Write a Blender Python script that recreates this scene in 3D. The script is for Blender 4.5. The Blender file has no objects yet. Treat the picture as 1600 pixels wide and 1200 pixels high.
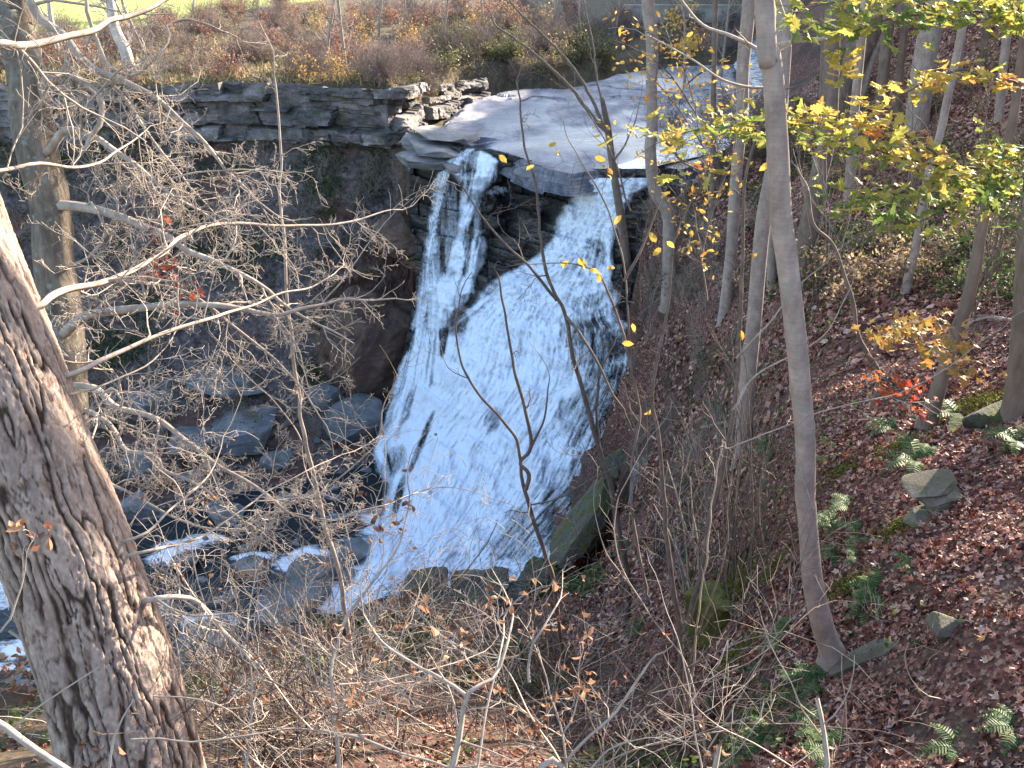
import bpy, math, random
import numpy as np
from math import radians as R_
C = bpy.context.scene
COL = C.collection
RNG = np.random.default_rng(7)
random.seed(7)

# ---------------------------------------------------------------- camera, sky, sun
PITCH = 27.0; FPX = 1331.0
cam_d = bpy.data.cameras.new('camera'); cam = bpy.data.objects.new('camera', cam_d); COL.objects.link(cam)
cam.location = (0, 0, 0); cam.rotation_euler = (R_(90-PITCH), 0, 0)
cam_d.sensor_width = 36.0; cam_d.lens = 36.0*FPX/1600.0
cam_d.clip_start = 0.05; cam_d.clip_end = 2000
C.camera = cam
SUN_AZ, SUN_EL = 45.0, 23.5          # azimuth measured from +Y towards +X
w = bpy.data.worlds.new('World'); C.world = w; w.use_nodes = True
nt = w.node_tree; bg = nt.nodes['Background']
sky = nt.nodes.new('ShaderNodeTexSky'); sky.sky_type = 'NISHITA'; sky.sun_disc = False
sky.sun_elevation = R_(SUN_EL); sky.sun_rotation = R_(SUN_AZ); sky.air_density = 1.15; sky.dust_density = 1.6
nt.links.new(sky.outputs[0], bg.inputs[0]); bg.inputs[1].default_value = 0.135
sl = bpy.data.lights.new('sun', 'SUN'); sl.energy = 4.9; sl.angle = R_(0.5); sl.color = (1.0, 0.86, 0.68)
so = bpy.data.objects.new('sun', sl); COL.objects.link(so)
sdir = np.array([math.sin(R_(SUN_AZ))*math.cos(R_(SUN_EL)), math.cos(R_(SUN_AZ))*math.cos(R_(SUN_EL)), math.sin(R_(SUN_EL))])
from mathutils import Vector
so.rotation_euler = Vector(sdir).to_track_quat('Z', 'Y').to_euler(); so.location = (30, 30, 40)
C.view_settings.view_transform = 'Standard'; C.view_settings.look = 'None'
C.view_settings.exposure = 2.25; C.view_settings.gamma = 1.0
C.cycles.max_bounces = 6; C.cycles.transparent_max_bounces = 12; C.cycles.diffuse_bounces = 3
C.cycles.use_denoising = True

# ---------------------------------------------------------------- geometry helpers
CP, SP = math.cos(R_(PITCH)), math.sin(R_(PITCH))
def W(px, py, d):
    """point seen at photo pixel (px, py) at distance d along the view axis"""
    x = (px-800)/FPX*d; up = (600-py)/FPX*d
    return np.array([x, d*CP+up*SP, -d*SP+up*CP])
def WY(px, py, Y):
    """the same with the world distance Y given (arrays allowed)"""
    up1 = (600-np.asarray(py, float))/FPX; d = Y/(CP+up1*SP)
    return np.stack([(np.asarray(px, float)-800)/FPX*d, Y+0*d, d*(-SP+up1*CP)], -1)
def WZ(px, py, z):
    up1 = (600-py)/FPX; d = z/(-SP+up1*CP); return W(px, py, d)
def PIX(P):
    P = np.asarray(P, float); d = P[..., 1]*CP-P[..., 2]*SP; up = P[..., 1]*SP+P[..., 2]*CP
    return 800+P[..., 0]/d*FPX, 600-up/d*FPX, d

def _h(ix, iy, iz, s):
    n = (ix.astype(np.int64)*374761393+iy.astype(np.int64)*668265263+iz.astype(np.int64)*2147483647+s*974711) & 0xffffffff
    n = ((n ^ (n >> 13))*1274126177) & 0xffffffff
    n = ((n ^ (n >> 16))*2246822519) & 0xffffffff
    return ((n ^ (n >> 15)) & 0xffffff)/float(0xffffff)
def noise(x, y, z=0.0, s=0):
    x, y, z = np.broadcast_arrays(np.asarray(x, float), np.asarray(y, float), np.asarray(z, float))
    ix, iy, iz = np.floor(x), np.floor(y), np.floor(z)
    fx, fy, fz = x-ix, y-iy, z-iz
    fx = fx*fx*(3-2*fx); fy = fy*fy*(3-2*fy); fz = fz*fz*(3-2*fz)
    r = 0
    for a in (0, 1):
        for b in (0, 1):
            for c in (0, 1):
                r = r+_h(ix+a, iy+b, iz+c, s)*(fx if a else 1-fx)*(fy if b else 1-fy)*(fz if c else 1-fz)
    return r
def fbm(x, y, z=0.0, s=0, o=4, g=0.5):
    r = 0; a = 1; t = 0; f = 1
    for i in range(o):
        r = r+a*noise(x*f, y*f, np.asarray(z)*f, s+i*17); t += a; a *= g; f *= 2.03
    return r/t
def sstep(a, b, x):
    t = np.clip((x-a)/(b-a), 0, 1); return t*t*(3-2*t)
class TPS:
    def __init__(self, P, v, lam=-1e-5, soft=0.9):
        P = np.asarray(P, float); v = np.asarray(v, float); n = len(P)
        self.c = P.mean(0); self.s = P.std()
        p = (P-self.c)/self.s; self.p = p; self.e = (soft/self.s)**2
        d2 = ((p[:, None]-p[None])**2).sum(-1); K = self.k(d2)+lam*np.eye(n)
        A = np.zeros((n+3, n+3)); A[:n, :n] = K; A[:n, n] = 1; A[:n, n+1:] = p; A[n, :n] = 1; A[n+1:, :n] = p.T
        self.w = np.linalg.solve(A, np.concatenate([v, np.zeros(3)]))
    def k(self, d2): return np.sqrt(d2+self.e)
    def __call__(self, x, y):
        sh = np.shape(x); x = (np.ravel(x)-self.c[0])/self.s; y = (np.ravel(y)-self.c[1])/self.s
        r = self.w[-3]+self.w[-2]*x+self.w[-1]*y
        for i in range(len(self.p)):
            r = r+self.w[i]*self.k((x-self.p[i, 0])**2+(y-self.p[i, 1])**2)
        return r.reshape(sh)
def poly_sdf(x, y, poly):
    """signed distance in the plan, positive inside"""
    poly = np.asarray(poly, float); n = len(poly); best = np.full(np.shape(x), 1e9); inside = np.zeros(np.shape(x), bool)
    for i in range(n):
        a = poly[i]; b = poly[(i+1) % n]; ab = b-a
        t = np.clip(((x-a[0])*ab[0]+(y-a[1])*ab[1])/(ab@ab), 0, 1)
        d = np.hypot(x-a[0]-t*ab[0], y-a[1]-t*ab[1]); best = np.minimum(best, d)
        if abs(ab[1]) > 1e-9:
            c = ((a[1] > y) != (b[1] > y)) & (x < ab[0]*(y-a[1])/ab[1]+a[0]); inside ^= c
    return np.where(inside, best, -best)

# ---------------------------------------------------------------- mesh helpers
def mesh(name, V, F, mat, parent=None, attrs=None, smooth=True, fattrs=None):
    """V (n,3); F list of int arrays (m,k); attrs: point float attributes; fattrs: face floats"""
    V = np.ascontiguousarray(V, np.float32); me = bpy.data.meshes.new(name)
    F = [np.asarray(f, np.int32) for f in (F if isinstance(F, list) else [F]) if len(f)]
    me.vertices.add(len(V)); me.vertices.foreach_set('co', V.ravel())
    li = np.concatenate([f.ravel() for f in F]); ks = np.concatenate([np.full(len(f), f.shape[1], np.int32) for f in F])
    me.loops.add(len(li)); me.loops.foreach_set('vertex_index', li)
    me.polygons.add(len(ks)); me.polygons.foreach_set('loop_start', np.concatenate([[0], np.cumsum(ks)[:-1]]).astype(np.int32))
    me.polygons.foreach_set('loop_total', ks)
    me.polygons.foreach_set('use_smooth', np.full(len(ks), smooth, bool))
    for k, a in (attrs or {}).items():
        at = me.attributes.new(k, 'FLOAT', 'POINT'); at.data.foreach_set('value', np.ascontiguousarray(a, np.float32).ravel())
    for k, a in (fattrs or {}).items():
        at = me.attributes.new(k, 'FLOAT', 'FACE'); at.data.foreach_set('value', np.ascontiguousarray(a, np.float32).ravel())
    me.update(calc_edges=True); me.validate()
    me.materials.append(mat)
    o = bpy.data.objects.new(name, me); COL.objects.link(o)
    if parent is not None: o.parent = parent
    return o
def grid_faces(nr, nc, keep=None):
    i = np.arange(nr*nc).reshape(nr, nc)
    F = np.stack([i[:-1, :-1], i[:-1, 1:], i[1:, 1:], i[1:, :-1]], -1).reshape(-1, 4)
    if keep is not None: F = F[keep.reshape(-1)]
    return F
def compact(V, F, *att):
    u, inv = np.unique(F, return_inverse=True); return (V[u], inv.reshape(F.shape))+tuple(a.ravel()[u] for a in att)
def tag(o, label=None, cat=None, group=None, kind=None):
    if label: o['label'] = label
    if cat: o['category'] = cat
    if group: o['group'] = group
    if kind: o['kind'] = kind
    return o
def struct(o): o['kind'] = 'structure'; return o
def empty(name, loc, label, cat, group=None, rz=0.0):
    o = bpy.data.objects.new(name, None); COL.objects.link(o); o.location = tuple(float(v) for v in loc); o.rotation_euler = (0, 0, rz)
    o.empty_display_size = 0.2
    return tag(o, label, cat, group)

# ---------------------------------------------------------------- material helpers
def newmat(name):
    m = bpy.data.materials.new(name); m.use_nodes = True; n = m.node_tree
    return m, n, n.nodes['Principled BSDF']
def nd(n, t, **k):
    x = n.nodes.new(t)
    for a, v in k.items(): setattr(x, a, v)
    return x
def setin(x, **k):
    for a, v in k.items(): x.inputs[a.replace('_', ' ')].default_value = v
def ramp(n, stops, fac=None, interp='LINEAR'):
    r = n.nodes.new('ShaderNodeValToRGB'); e = r.color_ramp.elements; r.color_ramp.interpolation = interp
    while len(e) < len(stops): e.new(0.5)
    for i, (p, c) in enumerate(stops):
        e[i].position = p; e[i].color = (c[0], c[1], c[2], 1)
    if fac is not None: n.links.new(fac, r.inputs[0])
    return r.outputs[0]
def tex(n, kind, scale, coord=None, detail=5.0, rough=0.6, stretch=None, rnd=1.0):
    if coord is None:
        coord = n.nodes.new('ShaderNodeTexCoord').outputs['Object']
    if stretch is not None:
        mp = n.nodes.new('ShaderNodeMapping'); mp.inputs['Scale'].default_value = stretch; n.links.new(coord, mp.inputs[0]); coord = mp.outputs[0]
    t = n.nodes.new('ShaderNodeTexNoise' if kind == 'noise' else 'ShaderNodeTexVoronoi')
    t.inputs['Scale'].default_value = scale
    if kind == 'noise': t.inputs['Detail'].default_value = detail; t.inputs['Roughness'].default_value = rough
    else: t.inputs['Randomness'].default_value = rnd
    n.links.new(coord, t.inputs['Vector']); return t
def mix(n, f, a, b, mode='MIX'):
    m = n.nodes.new('ShaderNodeMix'); m.data_type = 'RGBA'; m.blend_type = mode
    for s, v in ((m.inputs[0], f), (m.inputs[6], a), (m.inputs[7], b)):
        if hasattr(v, 'is_output'): n.links.new(v, s)
        elif isinstance(v, (int, float)): s.default_value = v
        else: s.default_value = (v[0], v[1], v[2], 1)
    return m.outputs[2]
def mth(n, op, a, b=None, clamp=False):
    m = n.nodes.new('ShaderNodeMath'); m.operation = op; m.use_clamp = clamp
    for s, v in ((m.inputs[0], a), (m.inputs[1], b)):
        if v is None: continue
        if hasattr(v, 'is_output'): n.links.new(v, s)
        else: s.default_value = v
    return m.outputs[0]
def attr(n, name):
    a = n.nodes.new('ShaderNodeAttribute'); a.attribute_name = name; return a.outputs['Fac']
def bump(n, bs, h, strength=0.5, dist=0.05):
    b = n.nodes.new('ShaderNodeBump'); b.inputs['Strength'].default_value = strength; b.inputs['Distance'].default_value = dist
    n.links.new(h, b.inputs['Height']); n.links.new(b.outputs[0], bs.inputs['Normal'])

# rock / shale
def rock_mat(name, c1, c2, c3, scale=0.6, strata=6.0, rough=0.8, moss=0.25, bumpd=0.06, wetattr=False):
    m, n, b = newmat(name)
    co = n.nodes.new('ShaderNodeNewGeometry').outputs['Position']
    a = tex(n, 'noise', scale, co, 8, 0.65); s = tex(n, 'noise', 1.0, co, 5, 0.6, stretch=(0.25, 0.25, strata))
    f = tex(n, 'noise', scale*14, co, 4, 0.7)
    c = ramp(n, [(0.3, c1), (0.5, c2), (0.72, c3)], a.outputs[0])
    c = mix(n, 0.5, c, ramp(n, [(0.35, (0.35,)*3), (0.65, (1.3, 1.28, 1.25))], s.outputs[0]), 'MULTIPLY')
    c = mix(n, 0.45, c, ramp(n, [(0.3, (0.45,)*3), (0.7, (1.35,)*3)], f.outputs[0]), 'MULTIPLY')
    g = n.nodes.new('ShaderNodeNewGeometry'); sx = n.nodes.new('ShaderNodeSeparateXYZ'); n.links.new(g.outputs['Normal'], sx.inputs[0])
    ms = tex(n, 'noise', scale*2.2, co, 6, 0.7)
    up = mth(n, 'MULTIPLY', mth(n, 'ADD', sx.outputs[2], 0.35, True), ramp(n, [(0.52, (0, 0, 0)), (0.62, (1, 1, 1))], ms.outputs[0]))
    c = mix(n, mth(n, 'MULTIPLY', up, moss, True), c, (0.07, 0.085, 0.018))
    if wetattr:
        vc = tex(n, 'vor', .55, co, stretch=(1, .45, 1)); vc.feature = 'DISTANCE_TO_EDGE'; c = mix(n, ramp(n, [(.0, (.75,)*3), (.022, (0, 0, 0))], vc.outputs['Distance']), c, (.03, .03, .035))
        pn = tex(n, 'noise', .5, co, 7, .7, stretch=(1.8, .5, 1)); c = mix(n, .8, c, ramp(n, [(.35, (.55, .56, .62)), (.62, (1.35, 1.33, 1.3))], pn.outputs[0]), 'MULTIPLY')
        wv = attr(n, 'wet'); c = mix(n, wv, c, mix(n, 1.0, c, (0.40, 0.44, 0.62), 'MULTIPLY'))
        n.links.new(mth(n, 'SUBTRACT', rough, mth(n, 'MULTIPLY', wv, rough-0.22)), b.inputs['Roughness'])
    else: b.inputs['Roughness'].default_value = rough
    n.links.new(c, b.inputs['Base Color'])
    hh = mth(n, 'ADD', mth(n, 'MULTIPLY', s.outputs[0], 1.0), f.outputs[0]); bump(n, b, hh, 0.7, bumpd)
    return m
M_cliff = rock_mat('cliff_rock', (0.04, 0.038, 0.043), (0.16, 0.145, 0.15), (0.42, 0.38, 0.38), 0.6, 1.2, 0.85, 1.0)
M_face = rock_mat('wet_shale', (0.025, 0.028, 0.035), (0.05, 0.047, 0.048), (0.11, 0.095, 0.085), 0.8, 7.0, 0.35, 0.35)
M_ledge = rock_mat('ledge_rock', (0.10, 0.105, 0.135), (0.22, 0.225, 0.26), (0.37, 0.355, 0.34), 0.5, 9.0, 0.75, 0.1, 0.05, True)
M_boulder = rock_mat('boulder_rock', (0.09, 0.10, 0.11), (0.17, 0.182, 0.20), (0.28, 0.28, 0.28), 0.9, 3.0, 0.7, 0.5)
M_moss_rock = rock_mat('mossy_rock', (0.04, 0.037, 0.03), (0.075, 0.068, 0.055), (0.15, 0.135, 0.11), 1.6, 5.0, 0.9, 1.2)

# ---------------------------------------------------------------- ground height
# gorge + near bank + right hillside in view, from points read off the photograph at plausible distances
gp = []
def col(px, items):
    for py, d in items: gp.append(W(px, py, d))
col(600, [(1240, 7.5), (1200, 8), (1100, 11.5), (1000, 18), (945, 23)])
col(800, [(1240, 8), (1200, 9), (1100, 12.5), (1000, 18), (950, 22)])
col(400, [(1240, 6.5), (1200, 7.2), (1120, 9.5), (1060, 13), (1000, 18)])
col(210, [(1210, 3.6)]); col(0, [(1240, 3.4)]); col(320, [(1230, 3.9)]); col(420, [(1260, 5.0)]); col(100, [(1170, 4.6)])
col(1000, [(1200, 9.5), (1100, 12), (1000, 15.5), (900, 20), (800, 24), (700, 28)])
col(1016, [(600, 30.5), (500, 33), (400, 35.5), (310, 38)])
col(920, [(1000, 18), (960, 20.5)])
col(1100, [(1200, 8.6), (1100, 10), (1000, 12), (900, 14.5), (800, 17), (700, 20), (600, 23), (500, 26), (400, 30), (300, 35)])
col(1200, [(1200, 7.4), (1050, 8.8), (900, 10.5), (800, 12), (700, 13.5), (600, 16), (500, 19), (400, 23), (300, 30)])
col(1310, [(1200, 6.9), (1020, 8.2), (900, 9.1), (800, 10), (700, 11.5), (600, 13), (500, 15.5), (400, 19), (300, 24), (200, 32), (110, 44)])
col(1450, [(1200, 6.2), (1000, 7.3), (900, 8), (800, 8.9), (700, 10), (600, 11.5), (500, 13.5), (400, 16.5), (300, 21), (200, 27), (100, 35), (0, 44)])
col(1600, [(1200, 5.6), (1000, 6.5), (800, 8), (600, 10.3), (400, 14), (300, 17), (200, 21), (100, 26), (0, 32)])
gp += [np.array(p, float) for p in [
    (0, -3, -2.5), (3, 0, -2.2), (7, 2, -1.5), (12, 8, -0.5), (-4, -3, -2.4), (14, 0, 2), (20, 18, 2.5), (24, 30, 2), (28, 33, 5.5), (33, 37, 8.5), (28, 22, 7.5), (40, 45, 14), (50, 70, 23), (42, 88, 14), (45, 98, 22), (62, 100, 29),  # unseen hill beyond the right edge, raised to shade slope and falls
    (30, 5, 9), (60, 40, 24), (60, 10, 16), (30, 75, 3), (33, 110, 3), (90, 60, 22), (90, 120, 27), (45, 140, 22), (90, 0, 18), (30, -10, 5), (0, -12, -1),
    (14, 50, -8.6), (20, 62, -8.3), (27, 85, -6.6), (20, 52, -5.5), (10, 43, -9.8), (8, 40, -10.4), (8.5, 38, -10.2), (12, 44, -9.3), (15.5, 40, -7),
    # left bank below the camera, going on to the left
    (-9, 6, -8), (-12, 12, -14), (-8, 14, -15.5), (-20, 8, -11), (-22, 18, -20), (-35, 10, -16), (-5, 2, -3.4), (-10, 0, -4.0), (-20, -4, -5), (-40, -5, -8), (-70, 0, -10),
    (-0.3, 1.2, -3.9), (0.9, 1.0, -3.9), (0, 2.6, -5.3), (1.5, 2.2, -5.0), (3, 2.5, -4.4),
    # drop to the creek
    (-2.5, 27, -26.0), (2, 27, -25.5), (4.2, 28, -22.5), (-6, 26.5, -26.4), (-9, 23, -24.5),
    # creek floor
    (-13, 23.5, -26.5), (-17, 27, -26.8), (-8, 31, -26.9), (-3, 31, -26.9), (-5, 35, -26.9), (-10, 35, -26.8), (-16, 33, -26.6), (-22, 28, -27), (-30, 24, -27.2), (-45, 20, -27.6), (-80, 14, -28), (-25, 35, -26), (-12, 39, -26.4), (-7, 41, -26.6),
    (-2, 36, -27), (1, 38, -27), (-2, 42, -27), (2, 42, -26), (1, 46, -26.5), (-3, 47.5, -26.5), (3.5, 35, -24), (4.5, 38, -22), (4.8, 33, -21.5), (7, 41, -14),
    # talus on the far left side
    (-18, 41, -25), (-10, 44, -24.5), (-6.5, 46, -25), (-24, 43, -23), (-12, 47, -21), (-20, 46.5, -20.5), (-28, 46, -19.5), (-7, 49, -22), (-14, 50, -16.2), (-22, 50, -14.8), (-31, 49.5, -14), (-14, 53, -11), (-24, 53, -10.4), (-34, 52.5, -10.2), (-8, 52.5, -12),
    (-40, 44, -18), (-42, 36, -24), (-60, 46, -16), (-60, 34, -24), (-60, 56, -10), (-90, 50, -14), (-90, 60, -8), (-24, 58, -9), (0, 52, -24), (8, 50, -14), (-8, 56, -10)]]
for a_, b_, Y_ in ((962, 470, 40.2), (972, 520, 39), (978, 600, 37.3), (972, 680, 36), (955, 760, 34)): gp.append(WY(a_, b_, Y_)); gp.append(WY(a_+19, b_, Y_-.5))
gp = np.array(gp); G = TPS(gp[:, :2], gp[:, 2])
up_ = np.array([(-31, 54, -7.2), (-18, 54, -7.2), (-6, 54, -7.6), (-60, 58, -7), (-31, 64, -6.9), (-31, 75, -6.4), (-31, 110, -5.6), (-60, 110, -5), (0, 85, -7), (0, 110, -6.3), (0, 72, -8), (-12, 62, -7.8), (-12, 72, -7.2),
    (-3, 54, -10.6), (0, 48, -10.6), (6, 45, -10.6), (4, 58, -10.6), (9, 70, -10.5), (15, 56, -9.9), (18, 66, -10), (22, 84, -8.4), (14, 82, -9), (28, 110, -7), (10, 120, -6), (34, 130, -6.3), (-100, 150, -4.5), (30, 200, -4), (-30, 200, -3.5), (-110, 60, -7), (0, 300, 4), (-110, 300, 6), (70, 300, 10)])
U = TPS(up_[:, :2], up_[:, 2])
RIM = [(-200, 58), (-90, 58), (-50, 54), (-31, 53.5), (-20, 53.2), (-13, 54), (-8, 53.6), (-6.5, 51.2), (-3.5, 49.5), (0, 48), (3.5, 46.5), (7.5, 44.2), (9.5, 44), (12.5, 50), (17.5, 61), (24, 84), (36, 132), (60, 400), (-200, 400)]
def zl(px, py, z=-9.95):
    p = WZ(px, py, z); return (p[0], p[1])
LEDGE = [zl(628, 235, -10.9), zl(640, 208), zl(672, 185), zl(690, 168), zl(725, 150), zl(800, 140), zl(860, 137), zl(1000, 113), (15, 84), (24, 86), (19, 64), (14, 52), (10.2, 44.5), (8.2, 42.4),
         zl(1030, 262), zl(985, 262), zl(950, 268), zl(890, 276), zl(850, 268), zl(815, 255), zl(778, 240), zl(742, 229), zl(725, 232), zl(700, 252, -11), zl(660, 258, -11.2)]
TRENCH = [W(835, 955, 25.2), W(880, 915, 25.6), (W(930, 855, 26.6)), W(975, 790, 27.8)]
xs = np.concatenate([-26-np.cumsum(0.16*1.045**np.arange(90))[::-1], np.arange(-26, 17, 0.13), 17+np.cumsum(0.16*1.045**np.arange(88))])
ys = np.concatenate([np.arange(-6, 54, 0.14), 54+np.cumsum(0.14*1.028**np.arange(140))])
XX, YY = np.meshgrid(xs, ys)
def height(x, y):
    g = G(x, y); u = U(x, y); u = u+(np.minimum(u, -10.6)-u)*sstep(-1.0, .1, poly_sdf(x, y, LEDGE));
    T_ = np.array(TRENCH)[:, :2]; td = np.abs(poly_sdf(x, y, list(T_)+list(T_[::-1]+.01))); g = g-3.4*sstep(1.1, .35, td); s = poly_sdf(x, y, RIM)+0.5*(fbm(x*0.5, y*0.5, s=5)-0.5)
    k = sstep(-0.5, 0.4, s); z = g*(1-k)+u*k
    rough = 0.55*(fbm(x*0.45, y*0.45, s=3, o=5)-0.5)+0.12*(fbm(x*2.1, y*2.1, s=8)-0.5)
    z = z-sstep(32, 35, y)*sstep(47, 44, y)*sstep(13, 10, x)*(1-k)*np.maximum(z+10.1, 0)*.92
    return z+rough*(1-0.6*k), s
ZZ, SS = height(XX, YY)
def hz(x, y):
    """ground height by bilinear look-up"""
    x = np.asarray(x, float); y = np.asarray(y, float)
    i = np.clip(np.searchsorted(xs, x)-1, 0, len(xs)-2); j = np.clip(np.searchsorted(ys, y)-1, 0, len(ys)-2)
    fx = np.clip((x-xs[i])/(xs[i+1]-xs[i]), 0, 1); fy = np.clip((y-ys[j])/(ys[j+1]-ys[j]), 0, 1)
    return (ZZ[j, i]*(1-fx)+ZZ[j, i+1]*fx)*(1-fy)+(ZZ[j+1, i]*(1-fx)+ZZ[j+1, i+1]*fx)*fy
def hn(x, y):
    e = 0.25; a = (hz(x+e, y)-hz(x-e, y))/(2*e); b = (hz(x, y+e)-hz(x, y-e))/(2*e)
    n = np.stack([-a, -b, np.ones_like(a)], -1); return n/np.linalg.norm(n, axis=-1, keepdims=True)
def ray(px, py, dmin=2.5, dmax=140):
    """where the sight line through a photo pixel meets the ground"""
    d = np.concatenate([np.arange(dmin, 50, 0.08), np.arange(50, dmax, 0.4)])
    x = (px-800)/FPX*d; up = (600-py)/FPX*d; y = d*CP+up*SP; z = -d*SP+up*CP
    k = np.nonzero(z < hz(x, y))[0]
    if not len(k): return None
    k = k[0]; return np.array([x[k], y[k], z[k]]), d[k]
# zones: leaf litter, shale, lawn, dry brush, bare earth
gx, gy = np.gradient(ZZ, axis=1)/np.gradient(XX, axis=1), np.gradient(ZZ, axis=0)/np.gradient(YY, axis=0)
slope = np.hypot(gx, gy)
inU = sstep(-0.2, 0.5, SS)
lawn = inU*sstep(0, 5, YY-64+6*(fbm(XX*.2, YY*.2, s=4)-.5)-np.maximum(XX+38, 0)*3.6)*sstep(9, 3, XX)
right = sstep(2.0, 4.5, XX+0.35*(30-YY)*(YY < 30)+1.5*(fbm(XX*.6, YY*.6, s=2)-.5))*(1-inU)
right = right*(1-(.85-.85*sstep(-.3, 2.4, XX-.04*YY))*sstep(19, 15, YY))
rockz = np.clip((1-inU)*(1-right)*sstep(24, 27, YY+1.5*(fbm(XX, YY, s=21)-.5)), 0, 1)
nearb = np.clip((1-inU)*(1-right)*(1-rockz), 0, 1)

# ground material
m, n, b = newmat('forest_floor'); M_ground = m
co = n.nodes.new('ShaderNodeNewGeometry').outputs['Position']
big = tex(n, 'noise', 0.35, co, 6, 0.6); mid = tex(n, 'noise', 2.5, co, 6, 0.65)
v = tex(n, 'vor', 27.0, co); v2 = tex(n, 'vor', 60.0, co)
sc_ = n.nodes.new('ShaderNodeSeparateColor'); n.links.new(v.outputs['Color'], sc_.inputs[0])
sc2 = n.nodes.new('ShaderNodeSeparateColor'); n.links.new(v2.outputs['Color'], sc2.inputs[0])
leafc = ramp(n, [(0.0, (0.035, 0.018, 0.016)), (0.3, (0.10, 0.035, 0.03)), (0.5, (0.20, 0.085, 0.06)), (0.68, (0.13, 0.045, 0.045)), (0.85, (0.29, 0.16, 0.12)), (1.0, (0.36, 0.25, 0.2))], sc_.outputs[0])
leafc = mix(n, 0.5, leafc, ramp(n, [(0.0, (0.3,)*3), (1.0, (1.5,)*3)], sc2.outputs[0]), 'MULTIPLY')
earth = ramp(n, [(0.3, (0.025, 0.02, 0.016)), (0.7, (0.075, 0.058, 0.045))], mid.outputs[0])
litter = mix(n, ramp(n, [(0.42, (0, 0, 0)), (0.56, (0.85,)*3)], mth(n, 'ADD', mth(n, 'MULTIPLY', big.outputs[0], .6), mth(n, 'MULTIPLY', mid.outputs[0], .4))), leafc, earth)
gravel = tex(n, 'vor', 5.0, co); sc3 = n.nodes.new('ShaderNodeSeparateColor'); n.links.new(gravel.outputs['Color'], sc3.inputs[0])
shale = mix(n, 0.65, ramp(n, [(0.25, (0.035, 0.03, 0.032)), (0.5, (0.105, 0.088, 0.085)), (0.75, (0.20, 0.17, 0.16))], mid.outputs[0]), ramp(n, [(0, (0.4,)*3), (1, (1.5,)*3)], sc3.outputs[0]), 'MULTIPLY')
redsh = tex(n, 'noise', 0.25, co, 3, 0.5)
shale = mix(n, ramp(n, [(0.5, (0, 0, 0)), (0.62, (0.6,)*3)], redsh.outputs[0]), shale, (0.14, 0.065, 0.045))
green_p = tex(n, 'noise', 0.6, co, 6, 0.7)
shale = mix(n, ramp(n, [(0.58, (0, 0, 0)), (0.7, (0.45,)*3)], green_p.outputs[0]), shale, (0.035, 0.05, 0.016))
lawnc = ramp(n, [(0.3, (0.19, 0.25, 0.06)), (0.7, (0.36, 0.36, 0.12))], big.outputs[0])
brushc = ramp(n, [(0.3, (0.05, 0.042, 0.03)), (0.65, (0.13, 0.105, 0.07))], mid.outputs[0])
nearc = mix(n, ramp(n, [(0.44, (0, 0, 0)), (0.55, (0.7,)*3)], green_p.outputs[0]), leafc, (0.05, 0.06, 0.02))
nearc = mix(n, 0.72, nearc, earth)
c = litter
c = mix(n, attr(n, 'nearb'), c, nearc); c = mix(n, attr(n, 'rock'), c, shale)
c = mix(n, attr(n, 'brush'), c, brushc); c = mix(n, attr(n, 'lawn'), c, lawnc)
n.links.new(c, b.inputs['Base Color']); b.inputs['Roughness'].default_value = 0.95; b.inputs['Specular IOR Level'].default_value = 0.15
bump(n, b, mth(n, 'ADD', mth(n, 'MULTIPLY', v.outputs['Distance'], 1.0), mid.outputs[0]), 0.5, 0.02)

V = np.stack([XX, YY, ZZ], -1).reshape(-1, 3)
# rock relief along the normal on steep parts
nn = np.stack([-gx, -gy, np.ones_like(gx)], -1).reshape(-1, 3); nn /= np.linalg.norm(nn, axis=1, keepdims=True)
st = (1-0.85*sstep(2, 5, XX.ravel()))*sstep(0.9, 2.5, slope).ravel()*(1-inU.ravel())*(YY.ravel() > 20)
q = V; disp = (fbm(q[:, 0]*.5, q[:, 1]*.5, q[:, 2]*1.6, s=12, o=6)-0.5)*2.2
disp += 0.35*(np.floor(q[:, 2]*1.1+fbm(q[:, 0]*.3, q[:, 1]*.3, s=31)*2) % 2)-0.17
V = V+nn*(disp*st)[:, None]
ground = struct(mesh('hillside', V, grid_faces(*XX.shape), M_ground, attrs={'lawn': lawn, 'brush': inU, 'rock': rockz, 'nearb': nearb}))

# ---------------------------------------------------------------- left cliff cap (strata of sandstone over the shale)
rim = np.array([(-75, 57.5), (-50, 54.3), (-42, 52.9), (-36, 53.6), (-31, 53.0), (-25, 52.4), (-20, 52.9), (-15, 53.2), (-11, 52.6), (-8.6, 52.3), (-7.2, 51.2), (-6.5, 52.2), (-6.4, 55), (-6.2, 58), (-5.6, 61.5), (-4.4, 65), (-2, 69)])
def resample(P, step):
    P = np.asarray(P, float); L = np.concatenate([[0], np.cumsum(np.linalg.norm(np.diff(P, axis=0), axis=1))])
    t = np.linspace(0, L[-1], max(2, int(L[-1]/step)+1)); return np.stack([np.interp(t, L, P[:, k]) for k in range(P.shape[1])], -1), t
rp, rt = resample(rim, 0.12)
tg = np.gradient(rp, axis=0); tg /= np.linalg.norm(tg, axis=1, keepdims=True); nrm = np.stack([tg[:, 1], -tg[:, 0]], -1)
nrm = np.stack([np.convolve(nrm[:, k], np.ones(15)/15, 'same') for k in (0, 1)], -1)
prof = []  # (z from top, outward base)
zt = -6.95
zs = np.arange(0, -3.6, -0.09)
S2, Z2 = np.meshgrid(rt, zs)
wz = Z2+0.7*(fbm(S2*.10, Z2*0, s=41)-.5)*2+.12*(noise(S2*1.1, Z2*0, s=42)-.5)
layers = [(-0.35, .45), (-0.75, .15), (-1.15, .40), (-1.35, -.05), (-2.15, .45), (-2.3, .05), (-3.0, .25), (-3.15, -.35), (-9, -.7)]
out = np.zeros_like(S2); prev = 1
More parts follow.
